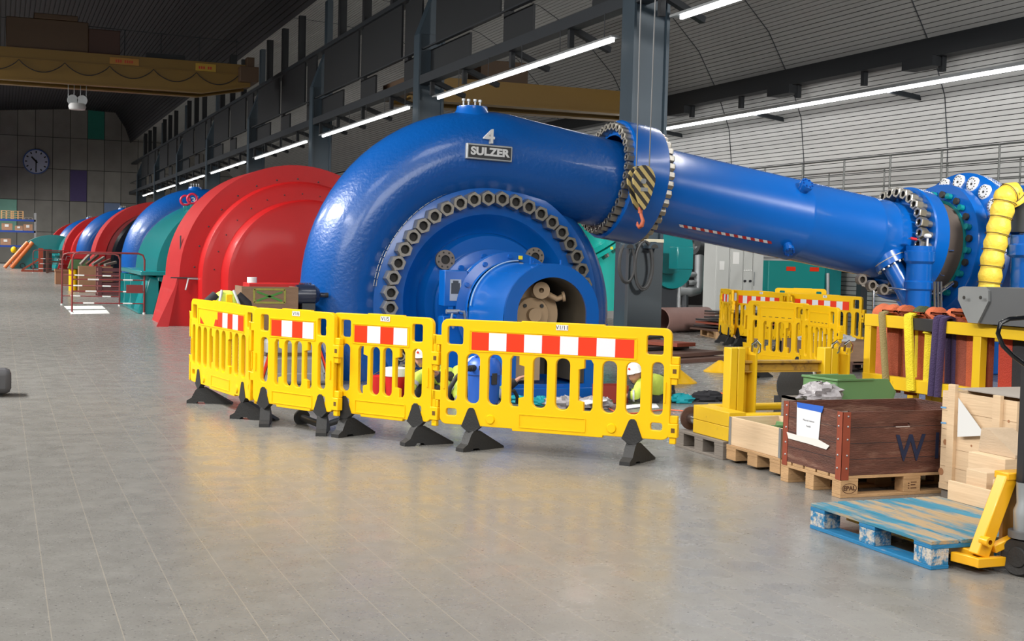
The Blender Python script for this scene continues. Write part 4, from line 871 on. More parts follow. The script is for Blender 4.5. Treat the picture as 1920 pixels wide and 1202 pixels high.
# clear plastic bundle and black wheel-like coil
def crumple(b, c, r, seed, nu=20, nv=12, amp=.25):
    rr = random.Random(seed); c = Vector(c); n0 = len(b.v); b.sph(c, r, nu, nv)
    for i in range(n0, len(b.v)):
        d = b.v[i]-c; f = 1+amp*(rr.random()-.5); b.v[i] = c+d*f
        if b.v[i].z < c.z-(r[2] if isinstance(r, tuple) else r)*.5: b.v[i].z = c.z-(r[2] if isinstance(r, tuple) else r)*.5
t = MB(); crumple(t, (0, 0, .07), (.19, .13, .09), 3, 22, 14, .5); o = t.build('plastic_bundle', PLASTIC, None, loc=onX(1540, 750, 6.0)-V(0, 0, .03)); tag(o, 'crumpled clear plastic bag showing pink scraps, above the left of the brown crate', 'plastic bag')
tt = thing('scrap_box', 'small grey box hidden behind the brown crate, carrying the plastic bag', 'crate', (5.75, 8.33, .151))
p = onX(1505, 725, 7.0)
t = thing('hose_reel', 'round black disc leaning behind the brown crate with a pale rod across it', 'disc', (p.x, p.y, 0)); bpy.data.objects.remove(tt)
ax_ = V(-.45, -1, .35).normalized(); c = V(0, 0, p.z); MB().lathe([(0, -.02), (.10, -.03), (.13, -.05), (.20, -.04), (.24, -.02), (.24, .05), (0, .05)], c, ax_, 40).build('disc_rim', BLK, t)
MB().cyl(c+V(.02, -.14, .16), c+V(.10, -.14, -.10), .012, n=8).build('rod', mat('pale_rod', (.6, .6, .58), .4), t); MB().box((-.18, 0, 0), (.18, .2, p.z-.1)).build('stand', BLK, t)
# pale plywood collar box left of the brown crate, on its own pallet
t = pallet('pale wooden pallet under the pine collar box', (5.46, 8.33, 0), 0, .78, .5, .14, WOOD)
for ch in list(t.children):
    if 'bottom' in ch.name: bpy.data.objects.remove(ch)
t = thing('collar_box', 'low pine collar box with metal hinges, left of the brown crate', 'crate', (5.47, 8.34, .141))
for a, c, nm in (((0, 0, 0), (.02, .74, .225), 'side_wall'), ((.02, .0, 0), (.46, .02, .225), 'end_wall'), ((.02, .72, 0), (.46, .74, .225), 'end_wall'), ((.44, .02, 0), (.46, .72, .225), 'side_wall')): MB().box(a, c).build(nm, WOODP, t, .003, smooth=False)
for y in (-.004, .715): MB().box((-.006, y, .0), (.0, y+.03, .225)).build('hinge_strip', ZINC, t, smooth=False)
greenbin('green plastic bin inside the pine collar box, far end', (5.50, 8.72, .155), 0, .36, .32, .18); greenbin('green plastic bin inside the pine collar box, near end', (5.50, 8.38, .155), 0, .36, .32, .18)
# grey pallet with yellow box beam
t = pallet('weathered grey pallet under the yellow box beams', (5.46, 9.16, 0), 0, .80, .62, .15, WOODG, n=5)
t = thing('lifting_beam', 'yellow double box beam with a rusty flanged pipe end, on the grey pallet', 'steel beam', (5.50, 9.15, .152))
MB().box((0, 0, .0), (.16, .58, .115)).build('lower_box', YPAINT, t, .004); MB().box((0, 0, .118), (.16, .58, .235)).build('upper_box', YPAINT, t, .004)
MB().cyl((.06, .56, .10), (.06, .80, .10), .05, n=24).build('pipe_stub', CHROME, t); MB().cyl((.06, .72, .10), (.06, .735, .10), .10, n=28).build('pipe_flange', RUSTB, t)
MB().cyl((.02, .738, .17), (.02, .742, .17), .01).build('flange_hole', WHITE, t)
fx, fy = 6.07, 9.7
t = thing('load_spreader', 'yellow steel lifting frame with two tall channel posts, crossbeam and shackles', 'steel frame', (fx, fy, 0))
for x in (-.24, .71): MB().box((x, 0, .04), (x+.07, .12, .87)).box((x+.075, 0, .04), (x+.145, .12, .87)).build('post', YPAINT, t, .006)
for x in (.0, .955): MB().box((x-.09, .12, .25), (x+.0, .14, .87)).box((x, -.01, .25), (x+.02, .14, .87)).build('post_web', YPAINT, t, .003, smooth=False)
b = MB().box((-.1, .04, .735), (.72, .16, .755)).box((-.1, .04, .655), (.72, .16, .665)).box((-.1, .09, .665), (.72, .105, .735)); b.build('crossbeam', mat('worn_yellow_beam', (.45, .27, .04), .5, var=.3, vscale=8, dirt=(.16, .09, .05), dscale=7, dthr=.55), t, .002, smooth=False)
MB().box((-.35, -.25, .25), (1.0, -.12, .33)).build('base_beam', YPAINT, t, .02); MB().box((-.3, .2, .30), (.9, .30, .36)).build('base_beam', YPAINT, t, .02)
MB().box((-.3, -.2, .0), (-.15, .28, .26)).box((.8, -.2, 0), (.95, .28, .26)).build('skid', YPAINT, t, .006)
for x in (-.02, .80, .93): MB().tube([(x, .02, .84), (x-.01, .0, .90), (x+.02, -.02, .93), (x+.05, -.02, .90), (x+.06, .0, .84), (x+.03, .02, .81)], .013, 8).build('shackle', CHROME, t)
# sling rack
sx0, sy0, sy1 = 7.2, 7.2, 9.72
t = thing('sling_rack', 'yellow steel rack draped with lifting slings, behind the crates', 'rack', (sx0, 0, 0))
for y in (sy1, 8.32): MB().box((.003, y-.093, .02), (.07, y-.003, 1.12)).build('upright', YPAINT, t, .004)
MB().box((.0, 9.08, 1.07), (.075, sy1, 1.175)).box((0, sy0, 1.065), (.075, 8.66, 1.165)).build('top_rail', YPAINT, t, .004); MB().box((.0, 8.66, 1.068), (.075, 9.08, 1.17)).build('black_rail_band', mat('black_paint', (.02, .02, .022), .5), t, .004)
MB().box((0, sy0, .54), (.075, sy1, .65)).build('lower_rail', YPAINT, t, .004); MB().box((.5, sy0, 1.0), (.57, sy1, 1.08)).box((.5, sy1-.08, 0), (.57, sy1, 1.0)).box((0, sy1-.08, .02), (.57, sy1, .1)).box((.1, 8.9, .02), (.57, 8.98, .54)).build('rear_frame', YPAINT, t, .004)
MB().box((0, sy0, .02), (.57, sy0+.08, .1)).box((0, sy0, .02), (.07, sy0+.08, 1.07)).box((.5, sy0, .02), (.57, sy0+.08, 1.0)).build('end_frame', YPAINT, t, .004)
def drape(px, mat_, w_, ztop, zbot, label, x=.09, th=.02, lean=0, backtop=None, name='lifting_sling', col='sling', bulge=0):
    y = onX(px, 600, sx0).y; b = MB(); n = 8; x_f = -th-.003-(x-.09)
    prof = [(x_f, zbot), (x_f, zbot+(ztop-zbot)*.5), (x_f, ztop-.02), (x_f*.6, ztop+.012+bulge), (.04, ztop+.03+bulge), (.10, ztop+.01+bulge), (.12, ztop-.08), (.13, zbot+.1)]
    vs = []
    for i, (a, z) in enumerate(prof):
        s = (ztop-z)*lean if i < 4 else 0
        nrm = (prof[min(i+1, 7)][0]-prof[max(i-1, 0)][0], prof[min(i+1, 7)][1]-prof[max(i-1, 0)][1]); l = math.hypot(*nrm) or 1; nx, nz = nrm[1]/l*th, -nrm[0]/l*th
        for e in (0, 1):
            for d_ in (-.5, -.25, 0, .25, .5): vs.append(V(sx0+a+nx*e+(.028*(1-4*d_*d_) if not e else .012*(1-4*d_*d_))*-1, y-s+d_*w_, z+nz*e))
    fs = []
    for i in range(7):
        o0 = i*10; o1 = o0+10
        for k in range(4): fs += [(o0+k, o0+k+1, o1+k+1, o1+k), (o0+5+k+1, o0+5+k, o1+5+k, o1+5+k+1)]
        fs += [(o0, o1, o1+5, o0+5), (o0+4, o0+9, o1+9, o1+4)]
    b.add(vs, fs); o = b.build(name, mat_); tag(o, label, col, 'slings on the yellow rack'); return o
OR_A, OR_B, OR_C = mat('orange_sling_a', (.46, .09, .03), .85, bump=.5, bscale=90, var=.35, vscale=7), mat('orange_sling_b', (.34, .075, .035), .9, bump=.5, bscale=90, var=.35, vscale=7), mat('orange_sling_c', (.26, .06, .035), .9, bump=.5, bscale=90, var=.4, vscale=7)
for i, (px, m_, w_, zt, zb_, x, lean, bg, lb) in enumerate((
    (1657, OR_B, .16, 1.19, .50, -.06, 0, .0, 'first orange round sling at the left end of the rack, behind the olive one'),
    (1688, OR_C, .15, 1.19, .50, -.06, 0, .0, 'orange round sling between the olive and the yellow slings'),
    (1708, OR_A, .13, 1.19, .52, -.07, 0, 0, 'orange round sling partly hidden by the yellow sling'),
    (1748, OR_B, .15, 1.20, .52, -.06, 0, 0, 'dull orange sling just left of the purple sling'),
    (1786, OR_C, .14, 1.20, .52, -.06, 0, .02, 'orange sling just right of the purple sling'),
    (1806, OR_A, .15, 1.19, .52, -.06, 0, 0, 'wide orange sling left of the second rack upright'),
    (1828, OR_B, .13, 1.18, .52, -.06, 0, 0, 'bright orange sling touching the second rack upright'),
    (1868, mat('red_sling', (.42, .04, .02), .85, bump=.5, bscale=90, var=.2), .15, 1.15, .52, -.06, 0, 0, 'red sling right of the second rack upright'),
    (1899, DARKCL, .2, 1.14, .52, -.06, 0, 0, 'black sling hanging at the right end of the rack'),
    (1656, OL_SL, .06, 1.185, .60, .09, .16, 0, 'olive flat sling slanting down in front of the orange ones'),
    (1705, YE_SL, .095, 1.185, .56, .09, .12, 0, 'bright yellow flat sling, left strand, slanting'),
    (1732, mat('yellow_sling_b', (.72, .56, .02), .85, bump=.5, bscale=90, var=.2, vscale=14), .10, 1.06, .56, .01, 0, -.02, 'bright yellow flat sling, right strand, hanging straight'),
    (1760, PU_SL, .07, 1.185, .54, .09, -.05, 0, 'purple sling, left strand'),
    (1771, PU_SL, .06, 1.18, .54, .085, -.05, 0, 'purple sling, right strand'))):
    drape(px, m_, w_, zt, zb_, lb, x=x, lean=lean, bulge=bg)
for px, m_, lb, w_ in ((1668, OR_SL, 'orange sling bulging over the top rail near its left end', .30), (1733, DG_SL, 'dark green sling folded over the rear rail', .13), (1758, OR_SL, 'pair of bright orange sling folds over the rear rail behind the purple sling', .16), (1795, OR_SL, 'faded orange sling fold next to the grey steel bucket', .14), (1702, OR_SL, 'small orange sling fold left of the dark green one', .12)):
    y = onX(px, 582, sx0+.54).y; b = MB(); b.lathe([(.05, -w_/2), (.09, -w_/2+.02), (.11, -w_/4), (.095, 0), (.11, w_/4), (.09, w_/2-.02), (.05, w_/2)], (sx0+.53, y, 1.145), (0, 1, 0), 24); b.box((sx0+.58, y-w_/2+.01, .5), (sx0+.61, y+w_/2-.01, 1.1)).box((sx0+.445, y-w_/2+.01, .55), (sx0+.475, y+w_/2-.01, 1.1)); tag(b.build('lifting_sling', m_), lb, 'sling', 'slings on the yellow rack')
# grey steel bucket behind/above the rack
p = onX(1797, 537, 7.0); t = thing('steel_bucket', 'grey steel skip with a tapered side plate, resting on the sling rack', 'skip', (7.12, 0, 1.17))
def pb(px, py): q = onX(px, py, 7.12); return (q.y, q.z-1.17)
prof = [pb(1797, 540), pb(1806, 537), pb(1845, 538), pb(1853, 545), pb(1853, 565), pb(1832, 622), pb(1814, 622), pb(1796, 562)]
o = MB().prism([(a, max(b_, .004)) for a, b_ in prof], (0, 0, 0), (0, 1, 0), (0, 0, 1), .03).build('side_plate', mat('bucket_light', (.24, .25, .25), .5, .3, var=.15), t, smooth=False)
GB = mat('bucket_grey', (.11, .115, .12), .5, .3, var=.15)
y0_ = pb(1845, 540)[0]; zt_ = pb(1845, 538)[1]; zb2 = .004
MB().add([V(.02, y0_, zt_), V(.02, 6.6, zt_), V(.02, 6.6, zb2), V(.02, pb(1832, 622)[0], zb2), V(.45, y0_, zt_), V(.45, 6.6, zt_), V(.3, 6.6, zb2), V(.3, pb(1832, 622)[0], zb2)], [(0, 1, 2, 3), (7, 6, 5, 4), (0, 4, 5, 1), (3, 2, 6, 7), (0, 3, 7, 4)]).build('bucket_shell', GB, t, smooth=False)
for px, py in ((1807, 558), (1838, 558)): q = onX(px, py, 7.085); MB().cyl((-.036, q.y, q.z-1.17), (-.030, q.y, q.z-1.17), .014, n=12).build('bolt_hole', HOLE, t)
# pale plywood crate right
ox, oy = 6.15, 7.38
t = thing('plywood_crate', 'pale pine crate with upright battens and a white paper sheet, right of the brown crate', 'crate', (ox, oy, 0))
MB().box((0, -.72, .10), (.022, 0, .745)).build('side_wall', WOODP, t, smooth=False); MB().box((.022, -.72, .10), (.8, -.70, .745)).build('front_wall', mat('shaded_crate_pine', (.36, .22, .11), .6, bump=.1, var=.2, vscale=4, stretch=(1, 1, .4)), t, smooth=False)  # shade on the front wall is painted in as darker brown pine
MB().box((.022, -.02, .10), (.8, .0, .745)).build('back_wall', WOODP, t, smooth=False); MB().box((.78, -.7, .10), (.8, -.02, .745)).build('side_wall', WOODP, t, smooth=False); MB().box((0, -.72, .08), (.8, 0, .10)).build('crate_floor', WOODP, t, smooth=False)
MB().box((0, -.72, 0), (.8, -.62, .08)).build('skid', WOODG, t, smooth=False); MB().box((0.02, -.1, 0), (.8, 0, .08)).build('skid', WOODG, t, smooth=False)
MB().box((-.004, -.10, .06), (.7, .0, .10)).build('skid_top', WOODP, t, smooth=False)
for py_, zt2 in ((1775, .80), (1860, .77)):
    y_ = onX(py_+9, 740, ox-.03).y-oy; MB().box((-.03, y_-.035, .12), (0, y_+.035, zt2)).build('batten', WOODP, t, .002, smooth=False)
def onface(px, py, dx=0): return onX(px, py, ox+dx)-V(ox, oy, 0)
P7 = [onface(*q, -.034) for q in ((1797, 746), (1848, 817), (1795, 819))]; MB().add(P7+[q+V(.002, 0, 0) for q in P7], [(0, 1, 2), (3, 4, 5)]).build('paper_sheet', WHITE, t, smooth=False)
for py_ in (762, 791): P8 = [onface(*q, -.003) for q in ((1764, py_), (1774, py_+1), (1774, py_+4), (1764, py_+3))]; MB().add(P8, [(0, 1, 2, 3)]).build('blue_print', mat('blue_print', (.15, .35, .6), .6), t, smooth=False)
b = MB()
for z in (.22, .35, .48, .61): b.box((-.0015, -.72, z), (0, 0, z+.002))
b.build('board_gap', mat('wood_gap', (.28, .18, .10), .8), t, smooth=False)
for px, py, r in ((1772, 829, .02), (1764, 884, .026), (1821, 836, .008), (1891, 790, .01)): q = onface(px, py, -.002); MB().cyl(q, q+V(.001, 0, 0), r, n=14).build('wood_knot', mat('knot', (.36, .17, .08), .7), t)
o = MB().box((6.35, 6.55, .80), (7.1, 7.5, .806)).build('cardboard_sheet', mat('grey_card', (.36, .32, .28), .8), None, smooth=False); tag(o, 'thin grey board lying across the top of the pine crate', 'board')
o.data.transform(Matrix.Translation((0, 0, -.058)) )
# blue pallet and things on it
t = pallet('worn blue wooden pallet in the right foreground', (4.60, 5.56, 0), .0, 1.11, .96, .154, WOODBL, WORNW, WOODW, n=5, deckw=.180)
t['category'] = 'pallet'
xb = 5.535
o = MB().box((xb, 5.62, .155), (xb+.025, 6.56, .275)).build('pine_board', WOODP, None, .002, smooth=False); tag(o, 'pale pine board standing on edge on the blue pallet', 'board')
def wblock(px0, px1, pyt, pyb, X, lab, m_=WOODP, d=.12):
    a = onX(px0, pyb, X); b_ = onX(px1, pyb, X); zt = onX(px0, pyt, X).z; return a, b_, zt
# timber pile behind the board carries the blocks
o = MB().box((5.575, 5.60, .155), (5.80, 6.45, .215)).build('timber', WOODP, None, .002, smooth=False); tag(o, 'pine timber lying behind the upright board, under the cut blocks', 'timber')
ya_ = onX(1815, 905, 5.60).y; yb_ = onX(1845, 905, 5.60).y
o = MB().box((5.60, yb_-.02, .216), (5.76, ya_+.02, .36)).build('wood_block', WOODP, None, .003, smooth=False); tag(o, 'squared pine block nearer the crate, left of two on the blue pallet', 'block', 'cut pine blocks')
yc_ = onX(1860, 905, 5.58).y
o = MB().box((5.585, yc_-.19, .216), (5.74, yc_+.0, .335)).build('wood_block', WOODP, None, .003, smooth=False); tag(o, 'squared pine block nearer the pallet truck, right of two on the blue pallet', 'block', 'cut pine blocks')
z0_ = onX(1845, 885, 5.95).z; a = onX(1846, 845, 5.95); b_ = onX(1916, 855, 5.95); zt_ = onX(1858, 803, 5.95).z; za = a.z
o = MB().box((5.82, b_.y, .0), (6.13, a.y, za-.002)).build('pine_box', WOODP, None, .003, smooth=False); tag(o, 'pale pine box behind the blocks, under the wedge', 'box')
o = MB().prism([(a.y, za), (b_.y, za), (b_.y, za+.02), (a.y-.09, zt_), (a.y-.02, zt_)], (5.90, 0, 0), (0, 1, 0), (0, 0, 1), .2).build('wood_wedge', mat('wedge_wood', (.50, .38, .26), .7, bump=.2, var=.2, vscale=6, stretch=(1, .4, 4)), None, smooth=False); tag(o, 'wooden wedge with a weathered sloping top, resting on the pine box', 'wedge')
# ------------------------------------------------------------------ pallet truck
t = thing('pallet_truck', 'yellow hand pallet truck with black looped handle, at the blue pallet', 'pallet truck', (4.95, 5.35, 0))
def jk(px, py, Y): return onY(px, py, Y)-V(4.95, 5.35, 0)
MB().bar((-.17, .06, .065), (-.20, .22, .065), .035, .05).build('toe_frame', ORY, t, .004); MB().box((-.19, .035, .04), (.01, .075, .09)).build('toe_frame', ORY, t, .004)
MB().box((-.14, .13, .05), (.0, 1.25, .108)).build('fork', ORY, t, .006); MB().box((.26, .13, .05), (.40, 1.25, .108)).build('fork', ORY, t, .006)
MB().bar((-.135, .10, .09), (.035, .10, .50), .075, .08).build('slanted_arm', ORY, t, .006); MB().bar((.50, .10, .09), (.33, .10, .50), .075, .08).build('slanted_arm', ORY, t, .006)
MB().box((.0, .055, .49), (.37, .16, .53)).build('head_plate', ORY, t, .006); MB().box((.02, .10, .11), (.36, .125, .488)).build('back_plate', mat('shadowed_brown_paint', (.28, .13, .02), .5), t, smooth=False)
MB().bar((-.07, .07, .13), (.16, .06, .21), .05, .045).build('link_arm', ORY, t, .006)
MB().lathe([(.013, -.03), (.026, -.03), (.026, .03), (0, .03)], (-.125, .055, .175), (0, 1, 0), 24).build('pivot', ORY, t)
MB().cyl((.07, -.01, .20), (.07, -.01, .235), .085, n=28).build('turntable', mat('truck_grey', (.14, .14, .14), .5, .4), t); MB().lathe([(.03, -.05), (.045, 0), (.05, .1), (.035, .14), (.04, .25)], (.055, -.005, .24), (0, 0, 1), 20).build('pump', ZINC, t)
for x in (.03, .15): MB().lathe([(0, -.025), (.05, -.028), (.055, -.02), (.09, -.028), (.10, -.015), (.10, .015), (.09, .028), (0, .025)], (x, -.02, .10), (.9, .25, 0), 32).build('steering_wheel', BLK, t)
MB().box((.045, -.01, .40), (.18, .05, 1.12)).build('tiller_mast', mat('black_paint', (.02, .02, .022), .5), t, .01)
H_ = [jk(px, py, 5.30) for px, py in ((1930, 690), (1900, 668), (1880, 648), (1871, 625), (1876, 606), (1893, 598), (1930, 595))]
MB().tube(H_, .012, 10).build('handle_loop', BLKG, t); MB().cyl(H_[-1], H_[-1]+V(.12, 0, 0), .012).tube([H_[0], H_[0]+V(.03, 0, -.1), V(.13, -.05, 1.1)], .012, 8).build('handle_tube', BLKG, t)
# ------------------------------------------------------------------ people
def skinmesh(vs, es, rs, sub=1):
    me = bpy.data.meshes.new('sk'); me.from_pydata([tuple(v) for v in vs], es, []); o = bpy.data.objects.new('sk', me); C.objects.link(o)
    o.modifiers.new('s', 'SKIN'); 
    for i, r in enumerate(rs):
        sv = me.skin_vertices[0].data[i]; sv.radius = (r, r) if not isinstance(r, tuple) else r
    me.skin_vertices[0].data[0].use_root = True
    sd = o.modifiers.new('d', 'SUBSURF'); sd.levels = sub; sd.render_levels = sub
    dg = bpy.context.evaluated_depsgraph_get(); dg.update(); m2 = bpy.data.meshes.new_from_object(o.evaluated_get(dg)); bpy.data.objects.remove(o); return m2
def headmesh(c, fwd, up, s=1.0):
    "ellipsoid with brow, eye sockets, nose, mouth, chin and ears; returns verts, faces"
    f = Vector(fwd).normalized(); r = f.cross(Vector(up)).normalized(); u = r.cross(f); vs = []; nu, nv = 28, 20
    for j in range(nv+1):
        t = PI*j/nv
        for i in range(nu):
            a = 2*PI*i/nu; x = math.sin(t)*math.cos(a); y = math.sin(t)*math.sin(a); z = math.cos(t)   # x forward, y right
            R = Vector((x*.095, y*.075, z*.12))
            if z < -.2: R.y *= 1+.35*(z+.2); R.x += .012*max(0, x)
            g = lambda cy, cz, wy, wz: math.exp(-((y-cy)/wy)**2-((z-cz)/wz)**2) if x > 0 else 0
            R.x += .030*g(0, -.12, .13, .16)+.012*g(0, -.28, .1, .08)-.014*(g(.36, .02, .16, .12)+g(-.36, .02, .16, .12))+.008*g(0, .22, .6, .12)+.008*g(0, -.52, .25, .08)-.006*g(0, -.58, .3, .03)+.012*g(0, -.82, .3, .14)
            R.y += .012*math.copysign(1, y)*math.exp(-((x+.05)/.15)**2-((z+.08)/.18)**2)*(abs(y) > .7)
            vs.append(Vector(c)+(f*R.x+r*R.y+u*R.z)*s)
    fs = [(j*nu+i, (j+1)*nu+i, (j+1)*nu+(i+1)%nu, j*nu+(i+1)%nu) for j in range(nv) for i in range(nu)]
    return vs, fs, f, r, u
def person(label, J, hf, hu=(0, 0, 1), loc=(0, 0, 0), grip=True, group=None):
    """J: pelvis, chest, neck, head, (shL elL haL) (shR elR haR) (hiL knL foL) (hiR knR foR); hf: facing"""
    t = thing('person', label, 'person', loc); L_ = Vector(loc); j = {k: Vector(v)-L_ for k, v in J.items()}
    vs = []; es = []; rs = []; N_ = {}
    def add(k, p, r, par=None):
        vs.append(p); rs.append(r); N_[k] = len(vs)-1
        if par is not None: es.append((N_[par], N_[k]))
    add('pelvis', j['pelvis'], .12); add('waist', j['pelvis'].lerp(j['chest'], .5), .11, 'pelvis'); add('chest', j['chest'], .13, 'waist'); add('neck', j['neck'], .052, 'chest'); add('head', j['neck'].lerp(j['head'], .5), .05, 'neck')
    for s in 'LR':
        add('sh'+s, j['sh'+s], .055, 'chest'); add('el'+s, j['el'+s], .042, 'sh'+s); w_ = j['el'+s].lerp(j['ha'+s], .82); add('wr'+s, w_, .028, 'el'+s); add('pa'+s, w_.lerp(j['ha'+s], .8), (.036, .02), 'wr'+s)
        add('hi'+s, j['hi'+s], .085, 'pelvis'); add('kn'+s, j['kn'+s], .062, 'hi'+s); add('an'+s, j['fo'+s], .04, 'kn'+s)
        d = (j['ha'+s]-w_).normalized(); x = frame(d)[0]; y = d.cross(x); p0 = N_['pa'+s]
        for q in range(4):
            o_ = (q-1.5)*.019; ln = (.062, .074, .078, .064)[q]; b0 = vs[p0]+d*.026+x*o_; b1 = b0+d*ln*.5-y*.012; b2 = b1+(d*.5-y).normalized()*ln*.5
            for n_, (pp, rr) in enumerate(((b0, .0095), (b1, .009), (b2, .0078))):
                vs.append(pp); rs.append(rr); es.append((p0 if n_ == 0 else len(vs)-2, len(vs)-1))
        b0 = vs[p0]-d*.01+x*.036; b1 = b0+(d+x*.5-y*.6).normalized()*.03; b2 = b1+(d-y*.5).normalized()*.026
        for n_, (pp, rr) in enumerate(((b0, .011), (b1, .0098), (b2, .0085))):
            vs.append(pp); rs.append(rr); es.append((p0 if n_ == 0 else len(vs)-2, len(vs)-1))
    me = skinmesh(vs, es, rs, 1)
    hv, hfc, f, r, u = headmesh(j['head'], hf, hu)
    b = MB(); b.add([v.co.copy() for v in me.vertices], [tuple(p.vertices) for p in me.polygons]); b.add(hv, hfc); b.build('body', SKIN, t)
    # clothes: jacket and trousers follow the same joints, a little thicker
    def cloth(keys, edges, rad, m_, name):
        V_ = [vs[N_[k]] if k in N_ else j[k] for k in keys]; mm = skinmesh(V_, edges, rad, 2); return fin(name, mm, m_, t)
    kk = ['pelvis', 'waist', 'chest', 'neck', 'shL', 'elL', 'wrL', 'shR', 'elR', 'wrR']
    cloth(kk, [(0, 1), (1, 2), (2, 3), (2, 4), (4, 5), (5, 6), (2, 7), (7, 8), (8, 9)], [.155, .15, .17, .075, .085, .068, .05, .085, .068, .05], HIVIS, 'hi_vis_jacket')
    cloth(['pelvis', 'hiL', 'knL', 'anL', 'hiR', 'knR', 'anR'], [(0, 1), (1, 2), (2, 3), (0, 4), (4, 5), (5, 6)], [.14, .115, .085, .065, .115, .085, .065], DARKCL, 'work_trousers')
    for s in 'LR':
        a = vs[N_['el'+s]]; c = vs[N_['wr'+s]]; d = c-a
        MB().cyl(a+d*.15, a+d*.38, .070, .064, 20, cap=False).build('reflective_band', REFL, t); MB().cyl(a+d*.70, a+d*1.0, .056, .047, 20).build('dark_cuff', DARKCL, t)
        fo = j['fo'+s]; dd = V(f.x, f.y, 0).normalized() if (V(f.x, f.y, 0)).length > .1 else V(0, -1, 0); b = MB(); b.sph(fo+dd*.06+V(0, 0, -.0), (.06, .06, .05), 16, 10); b.sph(fo+dd*.14+V(0, 0, -.01), (.055, .055, .04), 16, 10); b.build('boot', BLK, t)
    a = j['pelvis']; c = j['chest']; d = c-a; MB().cyl(a+d*.30, a+d*.52, .172, .172, 28, cap=False).build('reflective_band', REFL, t); MB().cyl(j['neck']-(j['neck']-c)*.1, j['neck']+u*.03, .075, .066, 20).build('black_collar', DARKCL, t)
    # helmet with brim, shell raised over the skull, plus hair under it
    hc = j['head']+u*.035-f*.01; M = Matrix((f, r, u)).transposed().to_4x4(); M.translation = hc
    b = MB(); b.T = M; b.lathe([(.0, .125), (.045, .118), (.085, .09), (.110, .045), (.118, .0), (.122, -.006), (.116, -.008)], (0, 0, 0), (0, 0, 1), 32); b.sph((.10, 0, .0), (.055, .075, .010), 20, 8); b.build('helmet', HELM, t)
    b = MB(); b.T = M; b.sph((.112, 0, .05), (.01, .014, .014), 10, 6); b.build('helmet_emblem', SIGNR, t)
    b = MB(); b.T = M; b.tube([(.0, .085, .0), (.02, .082, -.06), (.05, .05, -.14), (.06, 0, -.16), (.05, -.05, -.14), (.02, -.082, -.06), (.0, -.085, .0)], .006, 6); b.build('chin_strap', DARKCL, t)
    b = MB(); b.T = M; b.sph((-.03, 0, -.03), (.078, .082, .075), 20, 12); b.build('hair', mat('brown_hair', (.05, .025, .015), .8), t)
    for sg in (-1, 1):
        b = MB(); b.T = M; b.sph((.083, sg*.029, -.028), (.010, .012, .007), 12, 8); b.build('eye', mat('eye_dark', (.05, .04, .04), .3), t)
    return t
g = onY
P1 = dict(pelvis=(4.62, 13.95, .20), chest=g(822, 715, 13.85)+V(0, 0, .06), neck=g(803, 690, 13.75), head=g(790, 668, 13.68), shL=g(792, 706, 13.62), elL=g(776, 712, 13.48), haL=g(764, 744, 13.40), shR=g(832, 702, 13.70), elR=g(846, 735, 13.45), haR=g(814, 694, 13.42), hiL=(4.55, 13.85, .17), knL=(4.25, 13.55, .12), foL=(4.45, 13.95, .06), hiR=(4.70, 13.95, .17), knR=(4.62, 13.50, .28), foR=(4.70, 13.75, .06))
person('crouching worker in white helmet and hi-vis jacket behind the V1/5 barrier, looking left', P1, (-.55, -.75, -.30), loc=(4.6, 13.8, 0))
P2_ = dict(pelvis=g(852, 738, 13.75), chest=g(868, 706, 13.72), neck=g(880, 700, 13.66), head=g(889, 694, 13.60), shL=g(862, 696, 13.55), elL=g(856, 740, 13.40), haL=g(880, 758, 13.30), shR=g(890, 712, 13.75), elR=g(926, 744, 13.58), haR=g(976, 708, 13.50), hiL=g(846, 742, 13.65), knL=(4.42, 13.45, .12), foL=(4.62, 13.95, .06), hiR=g(860, 742, 13.85), knR=(4.75, 13.50, .14), foR=(4.95, 13.95, .06))
person('worker in hi-vis jacket bent behind the blue vacuum cleaner, reaching one hand toward the opening', P2_, (.75, -.35, -.45), loc=(4.9, 13.6, 0))
P3 = dict(pelvis=g(1246, 752, 13.3)+V(0, 0, .10), chest=g(1222, 722, 13.2), neck=g(1204, 706, 13.12), head=g(1191, 699, 13.05), shL=g(1206, 718, 12.98), elL=g(1192, 742, 12.90), haL=g(1174, 742, 12.95), shR=g(1218, 714, 13.38), elR=g(1196, 738, 13.4), haR=g(1170, 738, 13.35), hiL=g(1242, 752, 13.2)+V(0, 0, .06), knL=g(1206, 762, 13.05)+V(0, 0, .06), foL=g(1252, 762, 13.1)+V(0, 0, .06), hiR=g(1250, 752, 13.45)+V(0, 0, .08), knR=g(1212, 757, 13.4)+V(0, 0, .06), foR=g(1258, 757, 13.4)+V(0, 0, .06))
person('kneeling worker in helmet and hi-vis jacket, bent forward behind the long barrier right end', P3, (-.80, -.50, -.32), (-.1, 0, 1), loc=(6.9, 13.2, 0))
